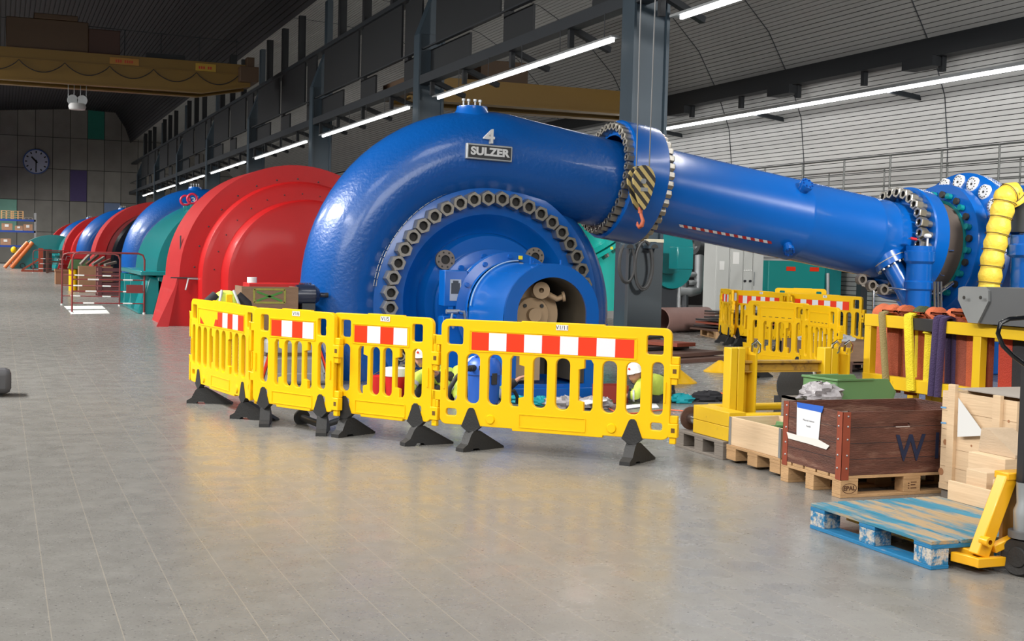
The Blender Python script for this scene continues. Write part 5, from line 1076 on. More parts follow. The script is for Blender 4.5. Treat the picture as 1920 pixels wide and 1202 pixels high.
# ------------------------------------------------------------------ things around the workers
t = thing('vacuum_cleaner', 'tall blue drum vacuum cleaner with black hose port, behind the long barrier', 'vacuum cleaner', (*onZ(906, 762).xy, 0))
def vc(px, py, dy=0): return onY(px, py, t.location.y+dy)-t.location
MB().lathe([(0, .03), (.155, .03), (.165, .06), (.175, .34), (.18, .36), (.0, .36)], (0, 0, 0), (0, 0, 1), 40).build('drum', VACB, t)
MB().lathe([(.19, .345), (.19, .40), (.175, .47), (.13, .52), (0, .53)], (0, 0, 0), (0, 0, 1), 40).build('motor_head', VACB, t)
MB().tube([(-.15, 0, .42), (-.10, 0, .54), (0, 0, .56), (.10, 0, .54), (.15, 0, .42)], .016, 8).build('carry_handle', VACB, t)
MB().cyl((-.15, -.10, .42), (-.21, -.14, .42), .035, n=20).build('hose_port', BLK, t); MB().tube([(-.21, -.14, .42), (-.30, -.18, .40), (-.38, -.2, .33), (-.44, -.18, .22), (-.45, -.15, .1)], .025, 10).build('suction_hose', BLK, t)
MB().box((.02, -.195, .25), (.08, -.165, .37)).build('latch', BLK, t, .004)
for k in range(5): MB().box((-.12+.018*k, -.178+.004*k*0, .40), (-.112+.018*k, -.165, .45)).build('vent_slot', BLK, t, smooth=False)
for a in (.6, 2.2, 4.2, 5.4): MB().sph((.15*math.cos(a), .15*math.sin(a), .025), .025, 12, 8).build('caster', BLK, t)
MB().tube([(.20, -.02, .03), (.24, -.05, .10), (.27, -.06, .16), (.33, -.05, .17), (.38, -.02, .10), (.40, .02, .03)], .02, 10).build('lower_hose', BLK, t)
p = onZ(741, 745); t = thing('bucket', 'red bucket with a white band, behind the V1/5 barrier', 'bucket', (p.x, p.y, 0))
MB().lathe([(0, 0), (.10, 0), (.125, .30), (.0, .30)], (0, 0, 0), (0, 0, 1), 32).build('bucket_body', mat('bucket_red', (.50, .01, .01), .4), t); MB().lathe([(.128, .24), (.135, .33), (.115, .335), (.0, .33)], (0, 0, 0), (0, 0, 1), 32).build('white_band', WHITE, t)
p = onZ(709, 742); t = thing('bucket', 'plain red canister left of the white-banded bucket', 'bucket', (p.x, p.y, 0)); MB().lathe([(0, 0), (.095, 0), (.10, .22), (.06, .235), (0, .24)], (0, 0, 0), (0, 0, 1), 32).build('canister_body', mat('bucket_red', (.50, .01, .01), .4), t); MB().tube([(-.06, 0, .235), (0, 0, .27), (.06, 0, .235)], .008, 6).build('canister_handle', STEELD, t)
for px, py, lb, r in ((751, 668, 'steel pipe coupling leaning on the blue casing, upper of two behind the V1/5 barrier', .05), (757, 692, 'steel pipe coupling with a dark bore, lower of two behind the V1/5 barrier', .06)):
    q = onY(px, py, 14.6); t = thing('pipe_nut', lb, 'coupling', tuple(q)); MB().lathe([(.035, -.06), (r, -.06), (r, .3), (.035, .3)], (0, 0, 0), (.25, 1, 0), 24).build('ring', STEEL, t); MB().lathe([(0, -.02), (.036, -.02), (.036, -.062)], (0, 0, 0), (.25, 1, 0), 20).build('bore', HOLE, t); MB().cyl((.03, .2, 0), (.03, .2, -q.z), .02).build('prop', STEELD, t)
p = onZ(1094, 738); t = thing('water_bottle', 'clear greenish plastic bottle with a dark green cap on the floor', 'bottle', (p.x, p.y, 0))
MB().lathe([(0, 0), (.042, 0), (.045, .02), (.040, .10), (.045, .14), (.043, .20), (.025, .255), (.016, .27), (.0, .27)], (0, 0, 0), (0, 0, 1), 24).build('bottle_body', BGREEN, t); MB().cyl((0, 0, .27), (0, 0, .29), .018).build('cap', mat('cap_green', (.02, .12, .08), .5), t); MB().lathe([(.0455, .15), (.0455, .21)], (0, 0, 0), (0, 0, 1), 24).build('bottle_label', mat('bottle_label', (.35, .6, .42), .5), t)
p = onZ(1152, 757); t = thing('cardboard_box', 'small dark red open box on the floor behind the long barrier', 'box', (p.x-.16, p.y, 0))
bx_m = mat('box_red', (.28, .03, .02), .6)
for a, c in (((0, 0, 0), (.33, .008, .2)), ((0, .24, 0), (.33, .248, .2)), ((0, .008, 0), (.008, .24, .2)), ((.322, .008, 0), (.33, .24, .2)), ((0, 0, 0), (.33, .248, .006))): MB().box(a, c).build('box_wall', bx_m, t, smooth=False)
def crumpled(name, px, py, r, m_, label, cat, seed, group=None, amp=.5):
    p = onZ(px, py); b = MB(); crumple(b, (0, 0, r[2]*.5), r, seed, 18, 12, amp); o = b.build(name, m_, None, loc=(p.x, p.y, .005)); tag(o, label, cat, group); return o
crumpled('rubber_glove', 970, 756, (.11, .09, .05), GLOVE, 'crumpled turquoise glove beside the black hose end, left of two behind the barrier', 'glove', 2)
crumpled('rubber_glove', 1012, 760, (.12, .09, .06), GLOVE, 'crumpled turquoise glove in front of the arched opening', 'glove', 5)
crumpled('rubber_glove', 1277, 755, (.15, .12, .06), GLOVE, 'crumpled turquoise cloth on the floor right of the long barrier', 'glove', 8)
crumpled('plastic_bag', 1058, 765, (.22, .13, .08), PLASTIC, 'clear plastic bag on the floor below the arched opening', 'plastic bag', 11)
crumpled('plastic_bag', 1115, 766, (.20, .13, .08), PLASTIC, 'clear plastic bag beside the white paper and orange cable', 'plastic bag', 13)
crumpled('work_gloves', 1327, 752, (.22, .12, .07), DARKCL, 'pile of dark work gloves on the floor left of the yellow lifting frame', 'gloves', 17)
crumpled('orange_cloth', 1352, 750, (.10, .08, .05), mat('orange_cloth', (.75, .10, .02), .7), 'small bright orange cloth beside the dark gloves', 'cloth', 19)
def flat(name, pts, z, m_, label, cat):
    P = [onZ(x, y, z) for x, y in pts]; n_ = len(P); b = MB(); b.add([V(q.x, q.y, z) for q in P]+[V(q.x, q.y, z-.006) for q in P], [tuple(range(n_)), tuple(range(n_, 2*n_))[::-1]]+[(i, (i+1) % n_, n_+(i+1) % n_, n_+i) for i in range(n_)]); o = b.build(name, m_, None, smooth=False); tag(o, label, cat); return o
flat('paper_sheet', [(1085, 752), (1140, 744), (1138, 751), (1100, 758)], .10, PAPER, 'white paper sheet lying on the plastic bags', 'paper')
flat('paper_pad', [(1170, 760), (1200, 757), (1206, 762), (1175, 766)], .012, PAPER, 'pale paper pad on the floor in front of the kneeling worker', 'paper')
flat('paper_card', [(1215, 756), (1230, 757), (1236, 764), (1222, 765)], .008, PAPER, 'small white card on the floor under the kneeling worker', 'paper')
pts = [onZ(x, y, .012) for x, y in ((1126, 770), (1135, 760), (1145, 768), (1160, 775), (1190, 775), (1220, 771), (1250, 768), (1275, 770), (1300, 772))]
tag(MB().tube(pts, .008, 6).build('power_cable', ORCAB), 'orange cable snaking on the floor behind the long barrier', 'cable')
# dark pipe with flange lying under barrier V1/6 - V1/5
a = onZ(566, 783, .06); b_ = onZ(640, 780, .05)
t = thing('flanged_pipe', 'dark steel pipes with a flange lying on the floor under the short barriers', 'pipe', (a.x, a.y, 0)); L_ = V(a.x, a.y, 0)
q1 = onZ(606, 798, .05); q2 = onZ(655, 782, .08); MB().cyl(a-L_, q1-L_, .032, n=16).build('pipe', STEELD, t); MB().cyl(q1-L_, q2-L_, .028, n=16).build('pipe', STEELD, t); dd = (q1-a).normalized(); MB().cyl(a-L_-dd*.015, a-L_+dd*.015, .075, n=24).build('flange', STEELD, t); 
# step ladder behind barriers
p = onZ(560, 735); t = thing('step_ladder', 'folding step ladder with red, white and blue rails behind the short barriers', 'ladder', (p.x, p.y, 0)); L_ = V(p.x, p.y, 0)
def ly(px, py, Y): return onY(px, py, Y)-L_
Yl = p.y
for (x1_, y1_), (x2_, y2_), m_ in (((521, 626), (489, 735), ZINC), ((516, 626), (484, 735), SIGNR), ((588, 618), (624, 735), SIGNR), ((593, 618), (630, 735), mat('ladder_blue', (.02, .08, .35), .4)), ((584, 618), (618, 735), ZINC)):
    MB().bar(ly(x1_, y1_, Yl), ly(x2_, y2_, Yl), .02, .06, (0, 1, 0)).build('side_rail', m_, t, smooth=False)
for k, (a1, a2, yy) in enumerate(((515, 592, 640), (508, 600, 672), (500, 608, 700))): MB().bar(ly(a1, yy, Yl), ly(a2, yy, Yl), .06, .02).build('rung', ZINC, t, smooth=False)
# grey tank/compressor behind them and plank crate with green cross
p = onZ(570, 722); t = thing('grey_drum', 'pale grey container behind the short barriers, under the plank crate', 'container', (p.x, p.y+.3, 0)); MB().box((-.45, -.3, .0), (.42, .3, .55)).build('tank', mat('pale_grey_paint', (.32, .32, .31), .5, var=.1), t, .05); MB().box((-.47, -.32, .36), (.44, .32, .39)).build('lid_seam', mat('dark_rim', (.1, .08, .07), .6), t, smooth=False)
Yc = p.y+.25; a = onY(452, 578, Yc); b_ = onY(559, 534, Yc)
t = thing('plank_crate', 'weathered plank crate end sprayed with a green cross, standing behind the barriers', 'crate', (a.x, Yc, .551))
zc0, zc1 = a.z-.551, onY(452, 537, Yc).z-.551; wd = b_.x-a.x; GW = mat('brown_plank', (.20, .12, .07), .75, bump=.2, var=.3, vscale=4, stretch=(1, 1, 5))
MB().box((0, -.02, 0), (wd, .0, zc1)).build('front_plank', GW, t, smooth=False); MB().box((0, .0, 0), (.03, .45, zc1)).build('side_plank', GW, t, smooth=False); MB().box((wd-.03, 0, 0), (wd, .45, zc1)).build('side_plank', GW, t, smooth=False)
sp_ = mat('green_spray', (.05, .20, .03), .7, var=.4, vscale=20); sy_ = mat('yellow_spray', (.25, .24, .04), .7, var=.4, vscale=20)
def sw(pts, m_, r=.012, nm='spray_mark'): b = MB(); [b.bar(V(x, -.022, z), V(x2, -.022, z2), r*2, .002, (0, 1, 0)) for (x, z), (x2, z2) in zip(pts, pts[1:])]; b.build(nm, m_, t, smooth=False)
x0_, x1_ = wd*.22, wd*.76; z0_, z1_ = zc1-.19, zc1-.03
sw([(x0_, z0_), (x1_, z0_), (x1_, z1_), (x0_, z1_), (x0_, z0_)], sy_); sw([(x0_+.03, z0_+.02), (x1_-.03, z1_-.03)], sp_); sw([(x0_+.03, z1_-.03), (x1_-.03, z0_+.02)], sp_)
q = onY(579, 553, Yc+.1); t = thing('electric_motor', 'dark blue electric motor beside the plank crate, against the blue casing', 'motor', (q.x, Yc+.1, .551))
zz = q.z-.551; MB().lathe([(0, -.16), (.12, -.16), (.13, -.1), (.13, .06), (.08, .12), (.03, .14), (.03, .2), (0, .2)], (0, 0, zz), (1, 0, 0), 28).build('motor_body', mat('motor_navy', (.012, .018, .04), .35, coat=.3), t)
MB().box((-.1, -.1, 0), (.06, .1, zz-.1)).build('motor_foot', STEELD, t, smooth=False)
b = MB(); [b.box((-.12+.02*k, -.02, zz+.12), (-.115+.02*k, .02, zz+.15)) for k in range(8)]; b.build('cooling_fin', STEELD, t, smooth=False)
MB().cyl((.2, 0, zz), (.24, 0, zz), .03, n=16).build('shaft_knob', BLK, t)
q = onY(491, 522, Yc+.6); t = thing('red_cabinet', 'red trolley cabinet with white cylinder on top behind the plank crate', 'cabinet', (q.x-.2, Yc+.6, 0)); MB().box((0, -.2, 0), (.7, .2, onY(491, 530, Yc+.6).z)).build('cabinet_body', mat('cabinet_red', (.45, .01, .01), .4), t, .01)
MB().cyl((-.0+.06, -.1, onY(491, 530, Yc+.6).z), (.06, -.1, onY(455, 519, Yc+.6).z), .06, n=20).build('white_cylinder', WHITE, t)
q = onY(424, 575, 14.9); t = thing('hi_vis_vest', 'yellow and dark hi-vis jacket draped behind the leftmost barrier', 'jacket', (q.x, 14.9, 0))
zt = onY(425, 536, 14.9).z
b = MB(); rr = random.Random(4); n_ = 26
for k in range(n_): pass
prof = []
vs = []; nu, nv = 26, 10
for j_ in range(nv+1):
    f = j_/nv
    for i in range(nu):
        a = 2*PI*i/nu; r_ = .03+.22*f**.7; r_ *= 1+.16*math.sin(a*5+f*2)*f+.05*rr.random(); vs.append(V(r_*math.cos(a)*1.2, r_*math.sin(a)*.6, zt-.05-.38*f**1.3))
MB().add(vs, [(j_*nu+i, (j_+1)*nu+i, (j_+1)*nu+(i+1) % nu, j_*nu+(i+1) % nu) for j_ in range(nv) for i in range(nu)]+[tuple(range(nu))]).build('jacket_shell', HIVIS, t)
for s in (-1, 1): MB().tube([V(s*.12, -.03, zt-.10), V(s*.22, -.05, zt-.2), V(s*.28, -.06, zt-.40)], [.05, .06, .05], 14).build('dark_sleeve', DARKCL, t)
for s in (-.1, .12): MB().tube([V(s*.6, -.05, zt-.05), V(s, -.14, zt-.2), V(s*1.4, -.17, zt-.4)], .016, 6).build('reflective_stripe', REFL, t)
MB().box((-.03, -.19, zt-.34), (.04, -.15, zt-.09)).build('yellow_tag', YEL, t, .006); MB().cyl((0, 0, 0), (0, 0, zt-.1), .03).build('stand_post', STEELD, t)
# cones / yellow caps on the floor and black plates
for px, py, lb in ((1285, 717, 'small yellow cone on the floor right of the long barrier'), (1361, 697, 'small yellow cone by the plate stack, left of the lifting frame post')):
    p = onZ(px, py); o = MB().lathe([(0, .17), (.03, .165), (.24, .01), (.24, 0), (0, 0)], (0, 0, 0), (0, 0, 1), 28).build('marker_cone', YEL, None, loc=(p.x-.1, p.y, 0)); tag(o, lb, 'cone')
rr = random.Random(12)
base = onZ(1300, 678)
for k, (dx, dy, L_, W_, a_, m_, th, lb) in enumerate(((-.6, .8, 3.4, 1.6, -1.18, RUSTB, .06, 'rusty steel plate at the bottom of the near stack'), (-.55, .9, 3.1, 1.5, -1.12, RUSTB, .06, 'rusty steel plate, second from the bottom of the near stack'), (-.7, 1.2, 2.6, 1.3, -1.2, PLATE, .05, 'black steel plate in the middle of the near stack'), (-.3, .75, 2.0, .5, -1.15, RUST, .06, 'narrow red-brown beam lying on the near plate stack'), (-.9, 1.6, 2.4, 1.3, -1.0, PLATE, .03, 'black steel plate near the top of the near stack'), (-1.1, 1.9, 2.0, 1.2, -1.1, PLATE, .03, 'black steel plate just under the top pair of the near stack'), (-1.5, 2.4, 2.3, 1.4, -.8, PLATE, .05, 'black steel plate second from the top of the near stack'), (-1.4, 2.2, 1.7, 1.2, -1.0, RUSTB, .05, 'topmost steel plate of the near stack'))):
    z_ = sum((.06, .06, .05, .06, .03, .03, .05, .05)[:k])+.012*k+.001; o = MB().box((-L_/2, -W_/2, 0), (L_/2, W_/2, th)).build('steel_plate', m_, None, .003, loc=(base.x+dx, base.y+dy+.6, z_), smooth=False); o.rotation_euler = (0, 0, a_); tag(o, lb, 'steel plate', 'steel plates behind the long barrier')
a = onZ(1340, 634); t = pallet('small wooden pallet under the far stack of black plates', (a.x-.1, a.y-.2, 0), -.25, 1.2, .9, .144, WOOD)
for k, (dx, dy, L_, W_, a_, m_) in enumerate(((.3, .4, 2.6, 1.1, .1, RUSTB), (.5, .5, 2.8, 1.2, .25, PLATE), (.4, .5, 2.4, 1.0, -.05, RUST), (.7, .6, 2.9, 1.2, .15, PLATE), (.6, .5, 2.5, 1.2, .3, PLATE), (.5, .5, 2.2, 1.0, 0, RUSTB), (.7, .5, 2.6, 1.2, .2, PLATE))):
    o = MB().box((-L_/2, -W_/2, 0), (L_/2, W_/2, .035)).build('steel_plate', m_, None, .003, loc=(a.x+dx+.9, a.y+dy, .146+.062*k), smooth=False); o.rotation_euler = (0, 0, a_); tag(o, ('lowest', 'second lowest', 'third lowest', 'middle', 'third highest', 'second highest', 'topmost')[k]+' steel plate of the far stack on the small pallet', 'steel plate', 'steel plates of the far stack')
    if k: MB().box((-.4, -.05, -.026), (-.3, .05, 0)).build('spacer', WOODG, o, smooth=False)
a = onZ(1252, 626); b_ = onZ(1352, 622)
t = thing('steel_pipe', 'large pale red-brown pipe lying on the floor beside the slate column', 'pipe', (a.x, a.y, 0)); d_ = (b_-a); d_.z = 0
MB().lathe([(.25, 0), (.28, 0), (.28, d_.length-.3), (.25, d_.length-.3), (.25, 0)], (0, .38, .281), d_, 40).build('pipe_shell', mat('primer_pipe', (.26, .15, .13), .6, var=.2), t)
# ------------------------------------------------------------------ column with hung cables and machinery in the side gallery
Yk = colY(2)-.56
t = thing('equipment_panel', 'dark slate steel panel with two half-round brackets at the foot of the big column', 'panel', (COLX-.05, Yk-.15, 0))
zt = onY(1190, 448, Yk-.15).z; xr_ = onY(1243, 500, Yk-.15).x-(COLX-.05)
MB().box((0, 0, 0), (xr_, .12, zt)).build('panel_plate', mat('slate_panel', (.05, .062, .07), .45, var=.1), t, .01, smooth=False)
for px in (1171, 1217):
    q = onY(px, 466, Yk-.15); x = q.x-(COLX-.05); z = q.z
    b = MB(); b.prism([(x-.12, z)]+[(x+.12*math.cos(PI*i/10), z+.12*math.sin(PI*i/10)) for i in range(11)], (0, 0, 0), (1, 0, 0), (0, 0, 1), .22); b.build('hose_bracket', COLUMN, t); MB().prism([(x+.07*math.cos(PI*i/10), z+.01+.07*math.sin(PI*i/10)) for i in range(11)], (0, -.223, 0), (1, 0, 0), (0, 0, 1), .004).build('bracket_hole', HOLE, t, smooth=False)
MB().box((.1, -.01, zt-.05), (xr_, .13, zt+.01)).build('top_strip', mat('cream_strip', (.6, .55, .40), .5), t, smooth=False)
MB().cbox((onY(1142, 465, Yk-.15).x-(COLX-.05)+.05, -.003, onY(1142, 465, Yk-.15).z), (.05, .004, .05)).build('yellow_sticker', mat('label_yellow', (.8, .65, .02), .5), t, smooth=False)
def coil(px, pyt, pyb, wpx, lb, turns, seed):
    Y = Yk-.32; rr = random.Random(seed); c = onY(px, (pyt+pyb)/2, Y); h = abs(onY(px, pyt, Y).z-onY(px, pyb, Y).z)/2; w_ = abs(onY(px+wpx/2, 500, Y).x-onY(px-wpx/2, 500, Y).x)/2
    pts = []
    for k in range(turns*24+1):
        a = PI/2+2*PI*k/24; f = 1+.08*math.sin(k*.26+seed)+(.04 if (k//24) % 2 else -.03); x = w_*f*math.cos(a); z = h*math.sin(a)*(1 if math.sin(a) > 0 else f); pts.append(c+V(x*(1 if z < 0 else .95), .02*((k//24) % 3)-.02, z))
    tag(MB().tube(pts, .021, 6).build('cable_coil', mat('cable_grey', (.055, .055, .055), .5)), lb, 'cable')
coil(1207, 452, 545, 34, 'big grey cable coil hung on the right bracket of the slate panel', 5, 1); coil(1174, 458, 530, 30, 'thinner dark cable loops hung on the left bracket of the slate panel', 2, 3)
# teal pump behind casing 4
t = thing('teal_volute', 'teal pump casing with bolted flange showing between casing 4 and the coupling', 'pump', (9.2, 24.5, 0))
def tv(px, py, Y=24.5): return onY(px, py, Y)-V(9.2, 24.5, 0)
c = tv(1060, 470); TEALL = mat('bright_teal_paint', (.01, .42, .36), .35, coat=.2)
MB().tube([c+V(-.7, 0, 1.0), c+V(.1, 0, .7), c+V(.75, 0, .0), c+V(.8, 0, -1.2)], [.55, .55, .5, .5], 32).build('volute', TEALL, t); MB().lathe([(.5, -.04), (.72, -.04), (.72, .06), (.5, .06)], c+V(.72, 0, .25), (.55, 0, -.8), 36).build('volute_flange', TEALL, t); MB().lathe([(.5, .10), (.72, .10), (.72, .18), (.5, .18)], c+V(.72, 0, .25), (.55, 0, -.8), 36).build('volute_flange', TEALL, t)
MB().prism([(tv(1098, 398).x, tv(1098, 398).z), (tv(1128, 425).x, tv(1128, 425).z), (tv(1085, 440).x, tv(1085, 440).z), (tv(1020, 400).x, tv(1020, 400).z)], (0, .1, 0), (1, 0, 0), (0, 0, 1), .15).build('volute_fin', TEALL, t); MB().box((-.6, -.4, 0), (1.4, .4, .5)).build('plinth', TEALL, t)
sm2 = nutmesh(.05, .08, .4); ax2 = V(.55, 0, -.8).normalized(); xx, yy, _z = frame(ax2)
for k in range(16): a = k*PI/8; place('flange_bolt', sm2, c+V(.72, 0, .25)+ax2*.19+(xx*math.cos(a)+yy*math.sin(a))*.62, ax2, t)
t = thing('teal_pump', 'teal valve body with round flange and pipes, right of the cable panel', 'pump', (14.5, 26.5, 0))
def tp(px, py, Y=26.5): return onY(px, py, Y)-V(14.5, 26.5, 0)
MB().lathe([(0, -.2), (.62, -.2), (.62, 0), (.4, .1), (.4, .6), (0, .6)], tp(1246, 462), (0, 1, 0), 40).build('pump_flange', TEAL, t); MB().lathe([(0, -.15), (.50, -.1), (.55, .2), (.5, .6)], tp(1258, 500), (0, 1, 0), 32).build('pump_body', TEAL, t); MB().cbox(tp(1277, 484, 25.6), (.40, .4, .5)).build('gear_box', TEAL, t, .02); MB().cyl(tp(1279, 466), tp(1279, 455), .12).cyl(tp(1294, 468), tp(1294, 457), .1).build('steel_cap', CHROME, t)
MB().cyl(tp(1273, 500), tp(1272, 600), .05).build('strut', ZINC, t); MB().cbox(tp(1256, 560)+V(0, .2, 0), (.5, .4, 1.3)).build('support_block', GIRD, t)
t = thing('pipework', 'dark steel pipework on stands between the teal pump and grey cabinets', 'pipework', (17, 30, 0))
def pp(px, py, Y=30): return onY(px, py, Y)-V(17, 30, 0)
MB().tube([pp(1250, 543), pp(1296, 547), pp(1308, 544), pp(1311, 534), pp(1312, 480), pp(1312, 462)], .13, 16).build('bent_pipe', ZINC, t); MB().cyl(pp(1305, 462), pp(1330, 470), .22).build('valve_bonnet', STEELD, t)
for px in (1284, 1326, 1340): MB().cyl(pp(px, 520), pp(px, 600), .09, n=12).build('pipe_stand', STEELD, t)
for py in (515, 530): MB().cyl(pp(1290, py), pp(1345, py), .07, n=12).build('cross_pipe', ZINC, t)
tag(MB().box((14.6, 33, 0), (19, 33.3, 2.4)).build('dark_partition', mat('dark_partition', (.025, .022, .022), .8), None, smooth=False), 'dark partition behind the pipework in the side gallery', 'partition')
tag(MB().box((15.0, 32.2, .25), (18.6, 32.6, .62)).build('concrete_kerb', CONC, None, smooth=False), 'pale concrete ledge behind the pipe stands', 'ledge'); bpy.data.objects['concrete_kerb'].data.transform(Matrix.Translation((0, 0, -.25)))
# grey cabinets
Yg = 28.5; x0 = onY(1342, 500, Yg).x
edges = [1342, 1368, 1394, 1412, 1432]
for k in range(4):
    a = onY(edges[k], 500, Yg).x; b_ = onY(edges[k+1], 500, Yg).x
    t = thing('control_cabinet', ['leftmost grey control cabinet, with a small warning sign', 'grey control cabinet with a white sheet, second from the left', 'grey control cabinet with indicator lamps and knobs', 'rightmost pale grey control cabinet of the row'][k], 'cabinet', (a, Yg, 0), 0, 'grey control cabinets')
    w_ = b_-a-.01; MB().box((0, 0, 0), (w_, .6, 2.25)).build('cabinet_body', GREYC, t, .01, smooth=False); MB().box((.02, -.015, .12), (w_-.02, 0, 2.22)).build('cabinet_door', GREYC, t, .004, smooth=False)
    def cb(px, py): q = onY(px, py, Yg-.02); return V(q.x-a, -.022, q.z)
    if k == 0: MB().cbox(cb(1353.5, 498), (.14, .006, .22)).build('warning_plate', WHITE, t, smooth=False)
    if k == 1: MB().cbox(cb(1380, 484), (.18, .006, .30)).build('paper_sheet', WHITE, t, smooth=False)
    if k == 2:
        for i in range(4): MB().sph(cb(1396+4*i, 507.5), .022, 8, 6).build('indicator_lamp', WHITE, t)
        for px, py in ((1396, 527), (1406, 527)): MB().cyl(cb(px, py), cb(px, py)+V(0, -.04, 0), .03, n=12).build('knob', DARKCL, t)
    if k == 3: MB().cbox(cb(1414, 523), (.02, .02, .35)).build('door_handle', ZINC, t, smooth=False)
Yt = 29.2; a = onY(1441, 500, Yt).x; b_ = onY(1578, 500, Yt).x; zt = onY(1500, 490, Yt).z; CTEAL = mat('cabinet_teal', (.005, .27, .25), .45)
t = thing('teal_machine_cabinet', 'wide teal machine cover with two red signs, under the sloping pipe', 'machine cover', (a, Yt, 0)); MB().box((0, 0, 0), (b_-a-.5, .8, zt)).build('cover_body', CTEAL, t, .02, smooth=False); MB().box((b_-a-.5, .0, 0), (b_-a, .8, zt-.05)).build('cover_side', TEAL, t, smooth=False)
for px, py, s in ((1483, 504, ''), (1527, 505, '')): q = onY(px, py, Yt-.01)-V(a, Yt, 0); MB().cbox(q, (.28, .01, .11)).build('red_sign', SIGNR, t, smooth=False)
MB().cyl(onY(1552, 512, Yt-.1)-V(a, Yt, 0), onY(1552, 560, Yt-.1)-V(a, Yt, 0), .05).build('pressure_gauge_tube', ZINC, t)
for px in (1436, 1590): q = onY(px, 520, Yt+.6); tag(MB().box((q.x-.18, Yt+.9, 0), (min(q.x+.15, 21.05), Yt+1.2, zt-.1)).build('red_cover', mat('cabinet_red', (.45, .01, .01), .4), None, smooth=False), 'red machine panel at the %s end of the teal cover' % ('left' if px < 1500 else 'right'), 'machine panel')
# rear crate with plastic and pallet stack on the gallery
p = onZ(1592, 700); t = pallet('brown pallet right of the lifting frame, behind it', (p.x-.7, p.y, 0), 0, .8, 1.4, .17, RUSTB); tt = thing('wooden_box', 'low brown wooden box right of the lifting frame, behind it', 'crate', (p.x-.68, p.y+.02, .171))
for a_, c_ in (((0, 0, 0), (1.3, .02, .30)), ((0, .74, 0), (1.3, .76, .30)), ((0, .02, 0), (.02, .74, .30)), ((1.28, .02, 0), (1.3, .74, .30)), ((.02, .02, .2), (1.28, .74, .22))): MB().box(a_, c_).build('box_wall', mat('brown_plank', (.20, .12, .07), .75), tt, smooth=False)
b = MB(); crumple(b, (0, 0, .05), (.45, .3, .12), 21, 24, 12, .4); tag(b.build('plastic_sheet', mat('grey_film', (.42, .43, .44), .3, bump=.5, bscale=20), None, loc=(p.x-.15, p.y+.4, .42)), 'crumpled grey plastic sheet on the brown wooden box behind the lifting frame', 'plastic sheet')
q = onX(1543, 344, 19.3); 
for k in range(3): tag(MB().box((-.45, -.5, 0), (.45, .5, .03)).box((-.45, -.5, .09), (.45, -.4, .12)).box((-.45, .4, .09), (.45, .5, .12)).box((-.45, -.05, .03), (.45, .05, .12)).box((-.45, -.5, .03), (-.3, .5, .09)).box((.3, -.5, .03), (.45, .5, .09)).build('pallet', WOOD, None, loc=(19.65, q.y, 3.051+.125*k), smooth=False), ['bottom', 'middle', 'top'][k]+' wooden pallet of the stack on the gallery platform', 'pallet', 'pallets on the gallery platform')
for k in range(3): tag(MB().box((-.5, -.4, 0), (.5, .4, .16)).build('crate_board', mat('orange_wood', (.40, .17, .08), .7), None, loc=(19.65, q.y+1.6, 3.051+.165*k), smooth=False), ['bottom', 'middle', 'top'][k]+' orange-brown crate beside the pallets on the platform', 'crate', 'crates on the gallery platform')
# ------------------------------------------------------------------ far left: tubular barriers, racks, crates
def tubebar(label, a, b_, H_=1.05, n=3, plate_=False):
    t = thing('tube_barrier', label, 'barrier', (a.x, a.y, 0), math.atan2((b_-a).y, (b_-a).x), 'red tube barriers'); L_ = (b_-a).length; M_ = mat('tube_red', (.20, .03, .03), .45, var=.2)
    MB().tube([(0, 0, 0), (0, 0, H_-.15), (.04, 0, H_-.04), (.15, 0, H_), (L_-.15, 0, H_), (L_-.04, 0, H_-.04), (L_, 0, H_-.15), (L_, 0, 0)], .022, 8).build('hoop', M_, t)
    for k in range(n): z = .25+.28*k; MB().cyl((0, 0, z), (L_, 0, z), .015, n=8).build('rail', M_, t); MB().cyl((L_*.15+.05*k, 0, z), (L_*.15+.05*k+.25, 0, z), .018, n=8).build('white_band', WHITE, t); MB().cyl((L_*.7, 0, z), (L_*.7+.22, 0, z), .018, n=8).build('white_band', WHITE, t)
    if plate_: MB().box((L_-.42, -.02, .5), (L_-.03, .0, .70)).build('red_plate', M_, t, smooth=False)
    for x in (0, L_): MB().cyl((x, 0, 0), (x, 0, .04), .035, n=10).build('foot_cap', WHITE, t)
    return t
tubebar('nearer red tube barrier in front of the teal hood, with a red plate', onZ(135, 588), onZ(270, 589), 1.45, 3, True); tubebar('red tube barrier just behind the nearer one, left of the teal hood', onZ(116, 572), onZ(224, 574), 1.40, 3)
tubebar('far red tube barrier beside the grounded teal dome', onZ(135, 513)-V(2.1, 0, 0), onZ(135, 513)+V(-.1, 0, 0), 1.3, 3)
flat('white_board', [(120, 574), (191, 573), (198, 579), (126, 580)], .01, WHITE, 'white board on the floor under the tube barriers, the farther of two', 'board'); flat('white_board', [(128, 582), (200, 581), (206, 588), (134, 589)], .01, WHITE, 'white board on the floor under the tube barriers, the nearer of two', 'board')
p = onZ(155, 574); 
FR = mat('maroon_steel', (.11, .03, .03), .5, var=.3)
def rackf(label, px, py, w_, d_, h_, n=4, m_=FR):
    p = onZ(px, py); t = thing('stacking_rack', label, 'rack', (p.x, p.y, 0), 0, 'maroon steel racks')
    for x in (0, w_): 
        for y in (0, d_): MB().box((x-.06, y-.06, 0), (x+.06, y+.06, h_)).build('post', m_, t, smooth=False)
    for k in range(n): z = .1+(h_-.2)*k/(n-1); MB().box((.06, -.04, z-.05), (w_-.06, .04, z+.05)).box((.06, d_-.04, z-.05), (w_-.06, d_+.04, z+.05)).box((-.04, .06, z-.05), (.04, d_-.06, z+.05)).box((w_-.04, .06, z-.05), (w_+.04, d_-.06, z+.05)).build('slatted_level', m_, t, smooth=False)
    return t
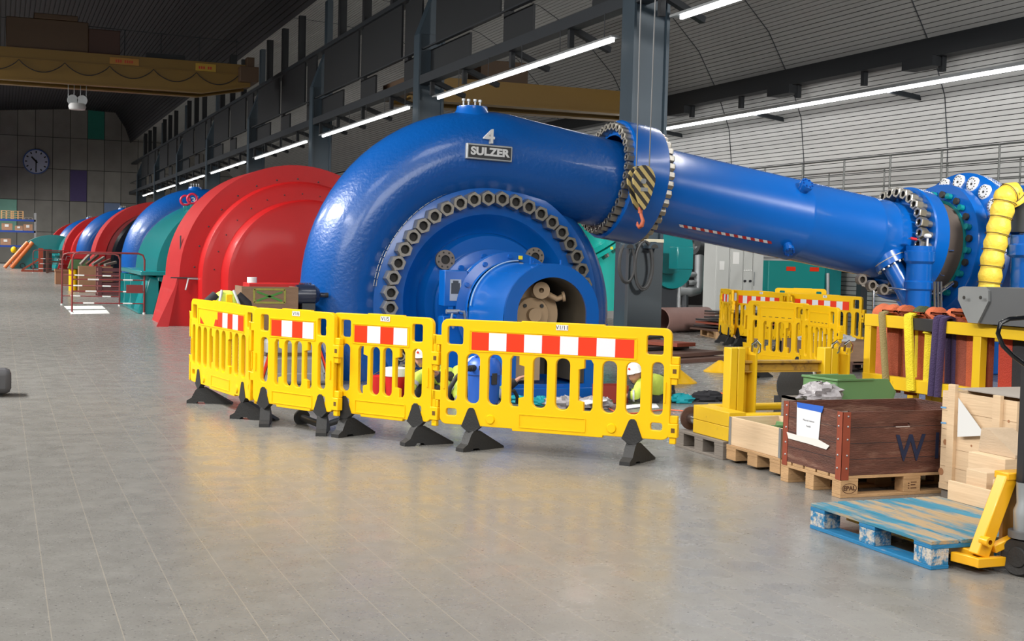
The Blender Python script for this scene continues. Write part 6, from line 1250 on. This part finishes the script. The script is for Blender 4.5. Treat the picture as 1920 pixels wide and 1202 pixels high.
rackf('maroon slatted steel rack left of the teal hood', 187, 556, 1.0, 1.0, .95, 6)
rackf('rust-brown open frame rack beside the grounded dome', 89, 512, .75, .8, 1.3, 3, RUSTB)
t = thing('steel_brace_frame', 'rust-red triangular brace frame standing in the aisle by the racks', 'steel frame', (*onZ(72, 510).xy, 0)); MB().box((0, 0, 0), (.26, .3, 1.4)).bar((-.9, .1, .1), (.05, .1, .75), .1, .1).box((-.95, 0, 0), (0, .3, .1)).build('frame', RUST, t, smooth=False); MB().box((.27, 0, .0), (.75, .1, 1.35)).build('back_plate', PLATE, t, smooth=False)
def simplebox(name, label, cat, px, py, w_, d_, h_, m_, group=None, z=0):
    p = onZ(px, py); t = thing(name, label, cat, (p.x, p.y, z), 0, group); MB().box((0, 0, 0), (w_, d_, h_)).build('body', m_, t, .01, smooth=False); MB().box((-.02, -.02, h_-.1), (w_+.02, d_+.02, h_)).build('rim', m_, t, smooth=False); return t
BRN = mat('brown_box_wood', (.24, .12, .06), .7, var=.2)
simplebox('wooden_crate', 'brown wooden crate with orange edge behind the far tube barrier', 'crate', 104, 533, .95, 1.0, .62, BRN); simplebox('wooden_crate', 'low brown box between the maroon rack and the yellow tank', 'crate', 158, 547, .5, .7, .48, BRN)
p = onZ(131, 545); t = thing('yellow_tank', 'yellow tank under a green cover among the racks', 'tank', (p.x, p.y, 0)); MB().cyl((.12, .3, 0), (.12, .3, .76), .15, n=24).build('tank_shell', YEL, t); MB().prism([(-.05, .78), (.65, .78), (.62, 1.1), (.05, 1.1)], (0, .9, 0), (1, 0, 0), (0, 0, 1), .8).build('green_cover', mat('green_tarp', (.05, .11, .035), .7), t, smooth=False); MB().box((.3, .1, 0), (.6, .8, .77)).build('dark_cabinet', PLATE, t, smooth=False)
p = onZ(136, 541); t = thing('red_tool_box', 'bright red box on a stand before the faded red ring', 'box', (p.x, p.y, 0)); MB().box((0, 0, 1.1), (.55, .5, 1.38)).build('box_body', mat('box_bright_red', (.42, .008, .012), .4), t, .03); MB().box((.05, .1, 0), (.5, .4, 1.1)).build('stand', PLATE, t, smooth=False)
p = onZ(205, 552); t = thing('beam_pile', 'pile of brown beams and timbers on top behind the maroon rack', 'timber pile', (p.x-.3, p.y+1.3, 0)); MB().box((-.6, 0, 0), (.5, .8, .9)).build('support_stack', BRN, t, smooth=False)
for k in range(5): rr = random.Random(k); MB().bar((-.55+.2*k, .2, .96), (-.15+.2*k, .6, 1.38-.08*k), .09, .08).build('beam', RUSTB if k % 2 else WOODG, t, smooth=False)
for px, py, lb in ((55, 497, 'left long orange tube leaning on the grounded teal dome'), (62, 497, 'right long orange tube leaning on the grounded teal dome')):
    p = V(.35 if px == 55 else .75, 91.6, 0); q = V(1.75 if px == 55 else 2.05, 91.8, 1.75); tag(MB().cyl(p+V(0, 0, .05), q, .12 if px == 55 else .14, n=14).build('orange_tube', mat('orange_tube', (.75, .18, .04), .5)), lb, 'tube')
o = MB().sph((0, 0, .2), (.2, .18, .24), 16, 10).build('yellow_buoy', YEL, None, loc=(.95, 96, 1.0)); tag(o, 'yellow rounded object behind the orange tubes', 'container'); MB().cyl((0, 0, -1.0), (0, 0, .1), .1).build('stand', STEELD, o)
# storage rack at the end wall
YR = 113.0
t = thing('pallet_rack', 'tall pallet rack with blue beams at the concrete end wall', 'rack', (0, YR, 0)); RB = mat('rack_blue', (.02, .06, .30), .5)
def rz(py): return onY(30, py, YR).z
xr = onY(67, 420, YR).x
for x in (-5.0, -1.6, xr): MB().box((x-.12, 0, 0), (x+.05, .12, rz(398))).box((x-.12, 1.1, 0), (x+.05, 1.2, rz(398))).build('upright', ZINC, t, smooth=False)
SH = [rz(411), rz(432), rz(460)]
for z in SH: MB().box((-5, 0, z-.16), (xr, .08, z)).build('beam', RB, t, smooth=False); MB().box((-5, .1, z-.1), (xr, 1.1, z)).build('shelf_board', RB, t, smooth=False)
def shelfx(px): return onY(px, 420, YR).x
for ci, (px, n_) in enumerate(((1, 4), (23, 4))):
    for k in range(n_):
        x = shelfx(px); b = MB(); b.box((0, 0, .11), (.86, 1.0, .16)).box((0, 0, 0), (.12, 1, .11)).box((.37, 0, 0), (.49, 1, .11)).box((.74, 0, 0), (.86, 1, .11)); o = b.build('pallet', WOOD, None, loc=(x, YR+.05, SH[0]+.002+.17*k), smooth=False)
        tag(o, ['bottom', 'second', 'third', 'top'][k]+' pallet of the %s stack on the top rack shelf' % ('left' if ci == 0 else 'right'), 'pallet', 'pallets on the top rack shelf')
x = shelfx(44); tag(MB().box((0, 0, .11), (.74, 1.0, .16)).box((0, 0, 0), (.12, 1, .11)).box((.31, 0, 0), (.43, 1, .11)).box((.62, 0, 0), (.74, 1, .11)).build('pallet', WOODG, None, loc=(x, YR+.05, SH[0]+.002), smooth=False), 'single grey pallet at the right end of the top rack shelf', 'pallet')
CB = mat('carton_brown', (.36, .20, .12), .7, var=.1)
for px, si, w_, h_, lb in ((3, 1, .82, .52, 'brown carton with a white label, left on the middle rack shelf'), (28, 1, .60, .36, 'small brown carton in the middle of the middle rack shelf'), (44, 1, .70, .50, 'pale brown carton at the right of the middle rack shelf'), (1, 2, .80, .50, 'brown carton with a white label on the lowest rack shelf')):
    x = shelfx(px); t = thing('carton', lb, 'box', (x, YR+.1, SH[si]+.002), 0, 'cartons on the pallet rack'); MB().box((0, 0, .02), (w_, .8, .02+h_)).build('carton_body', CB, t, .01, smooth=False); MB().box((w_*.3, -.01, h_*.5), (w_*.65, 0, h_*.9)).build('carton_label', WHITE, t, smooth=False); MB().box((0, 0, 0), (w_, .8, .02)).build('slip_sheet', WHITE if px == 28 else WOOD, t, smooth=False)
for k, (x, w_, h_, m_) in enumerate(((4.3-.0, 1.3, 1.5, BRN), (5.7, .8, 1.6, BRN))):
    xx_ = shelfx(71 if k == 0 else 92); z_ = onY(71, 443, YR).z; t = thing('shipping_crate', ['large orange-brown shipping crate right of the pallet rack', 'orange-brown shipping crate with a white label beside the large one'][k], 'crate', (xx_+.15, YR, 0)); MB().box((0, 0, 0), (.95 if k == 0 else .8, 1, z_)).build('crate_body', mat('orange_wood', (.40, .17, .08), .7), t, .01, smooth=False); MB().box((.4, -.02, z_-.35), (.7, 0, z_-.08)).build('crate_label', WHITE, t, smooth=False)
p = onZ(2, 745); t = thing('dolly_end', 'dark grey rounded block at the left edge of the floor', 'trolley', (p.x-.5, p.y, 0)); MB().box((0, 0, .03), (.60, .4, .28)).build('block_body', mat('soft_grey', (.06, .06, .065), .6), t, .06); MB().cyl((.1, .1, .03), (.1, .3, .03), .03).cyl((.5, .1, .03), (.5, .3, .03), .03).build('roller', BLK, t)
# scattered
for (px, py), lb in (((1718, 1003), 'tiny white slip on the floor'),): pass
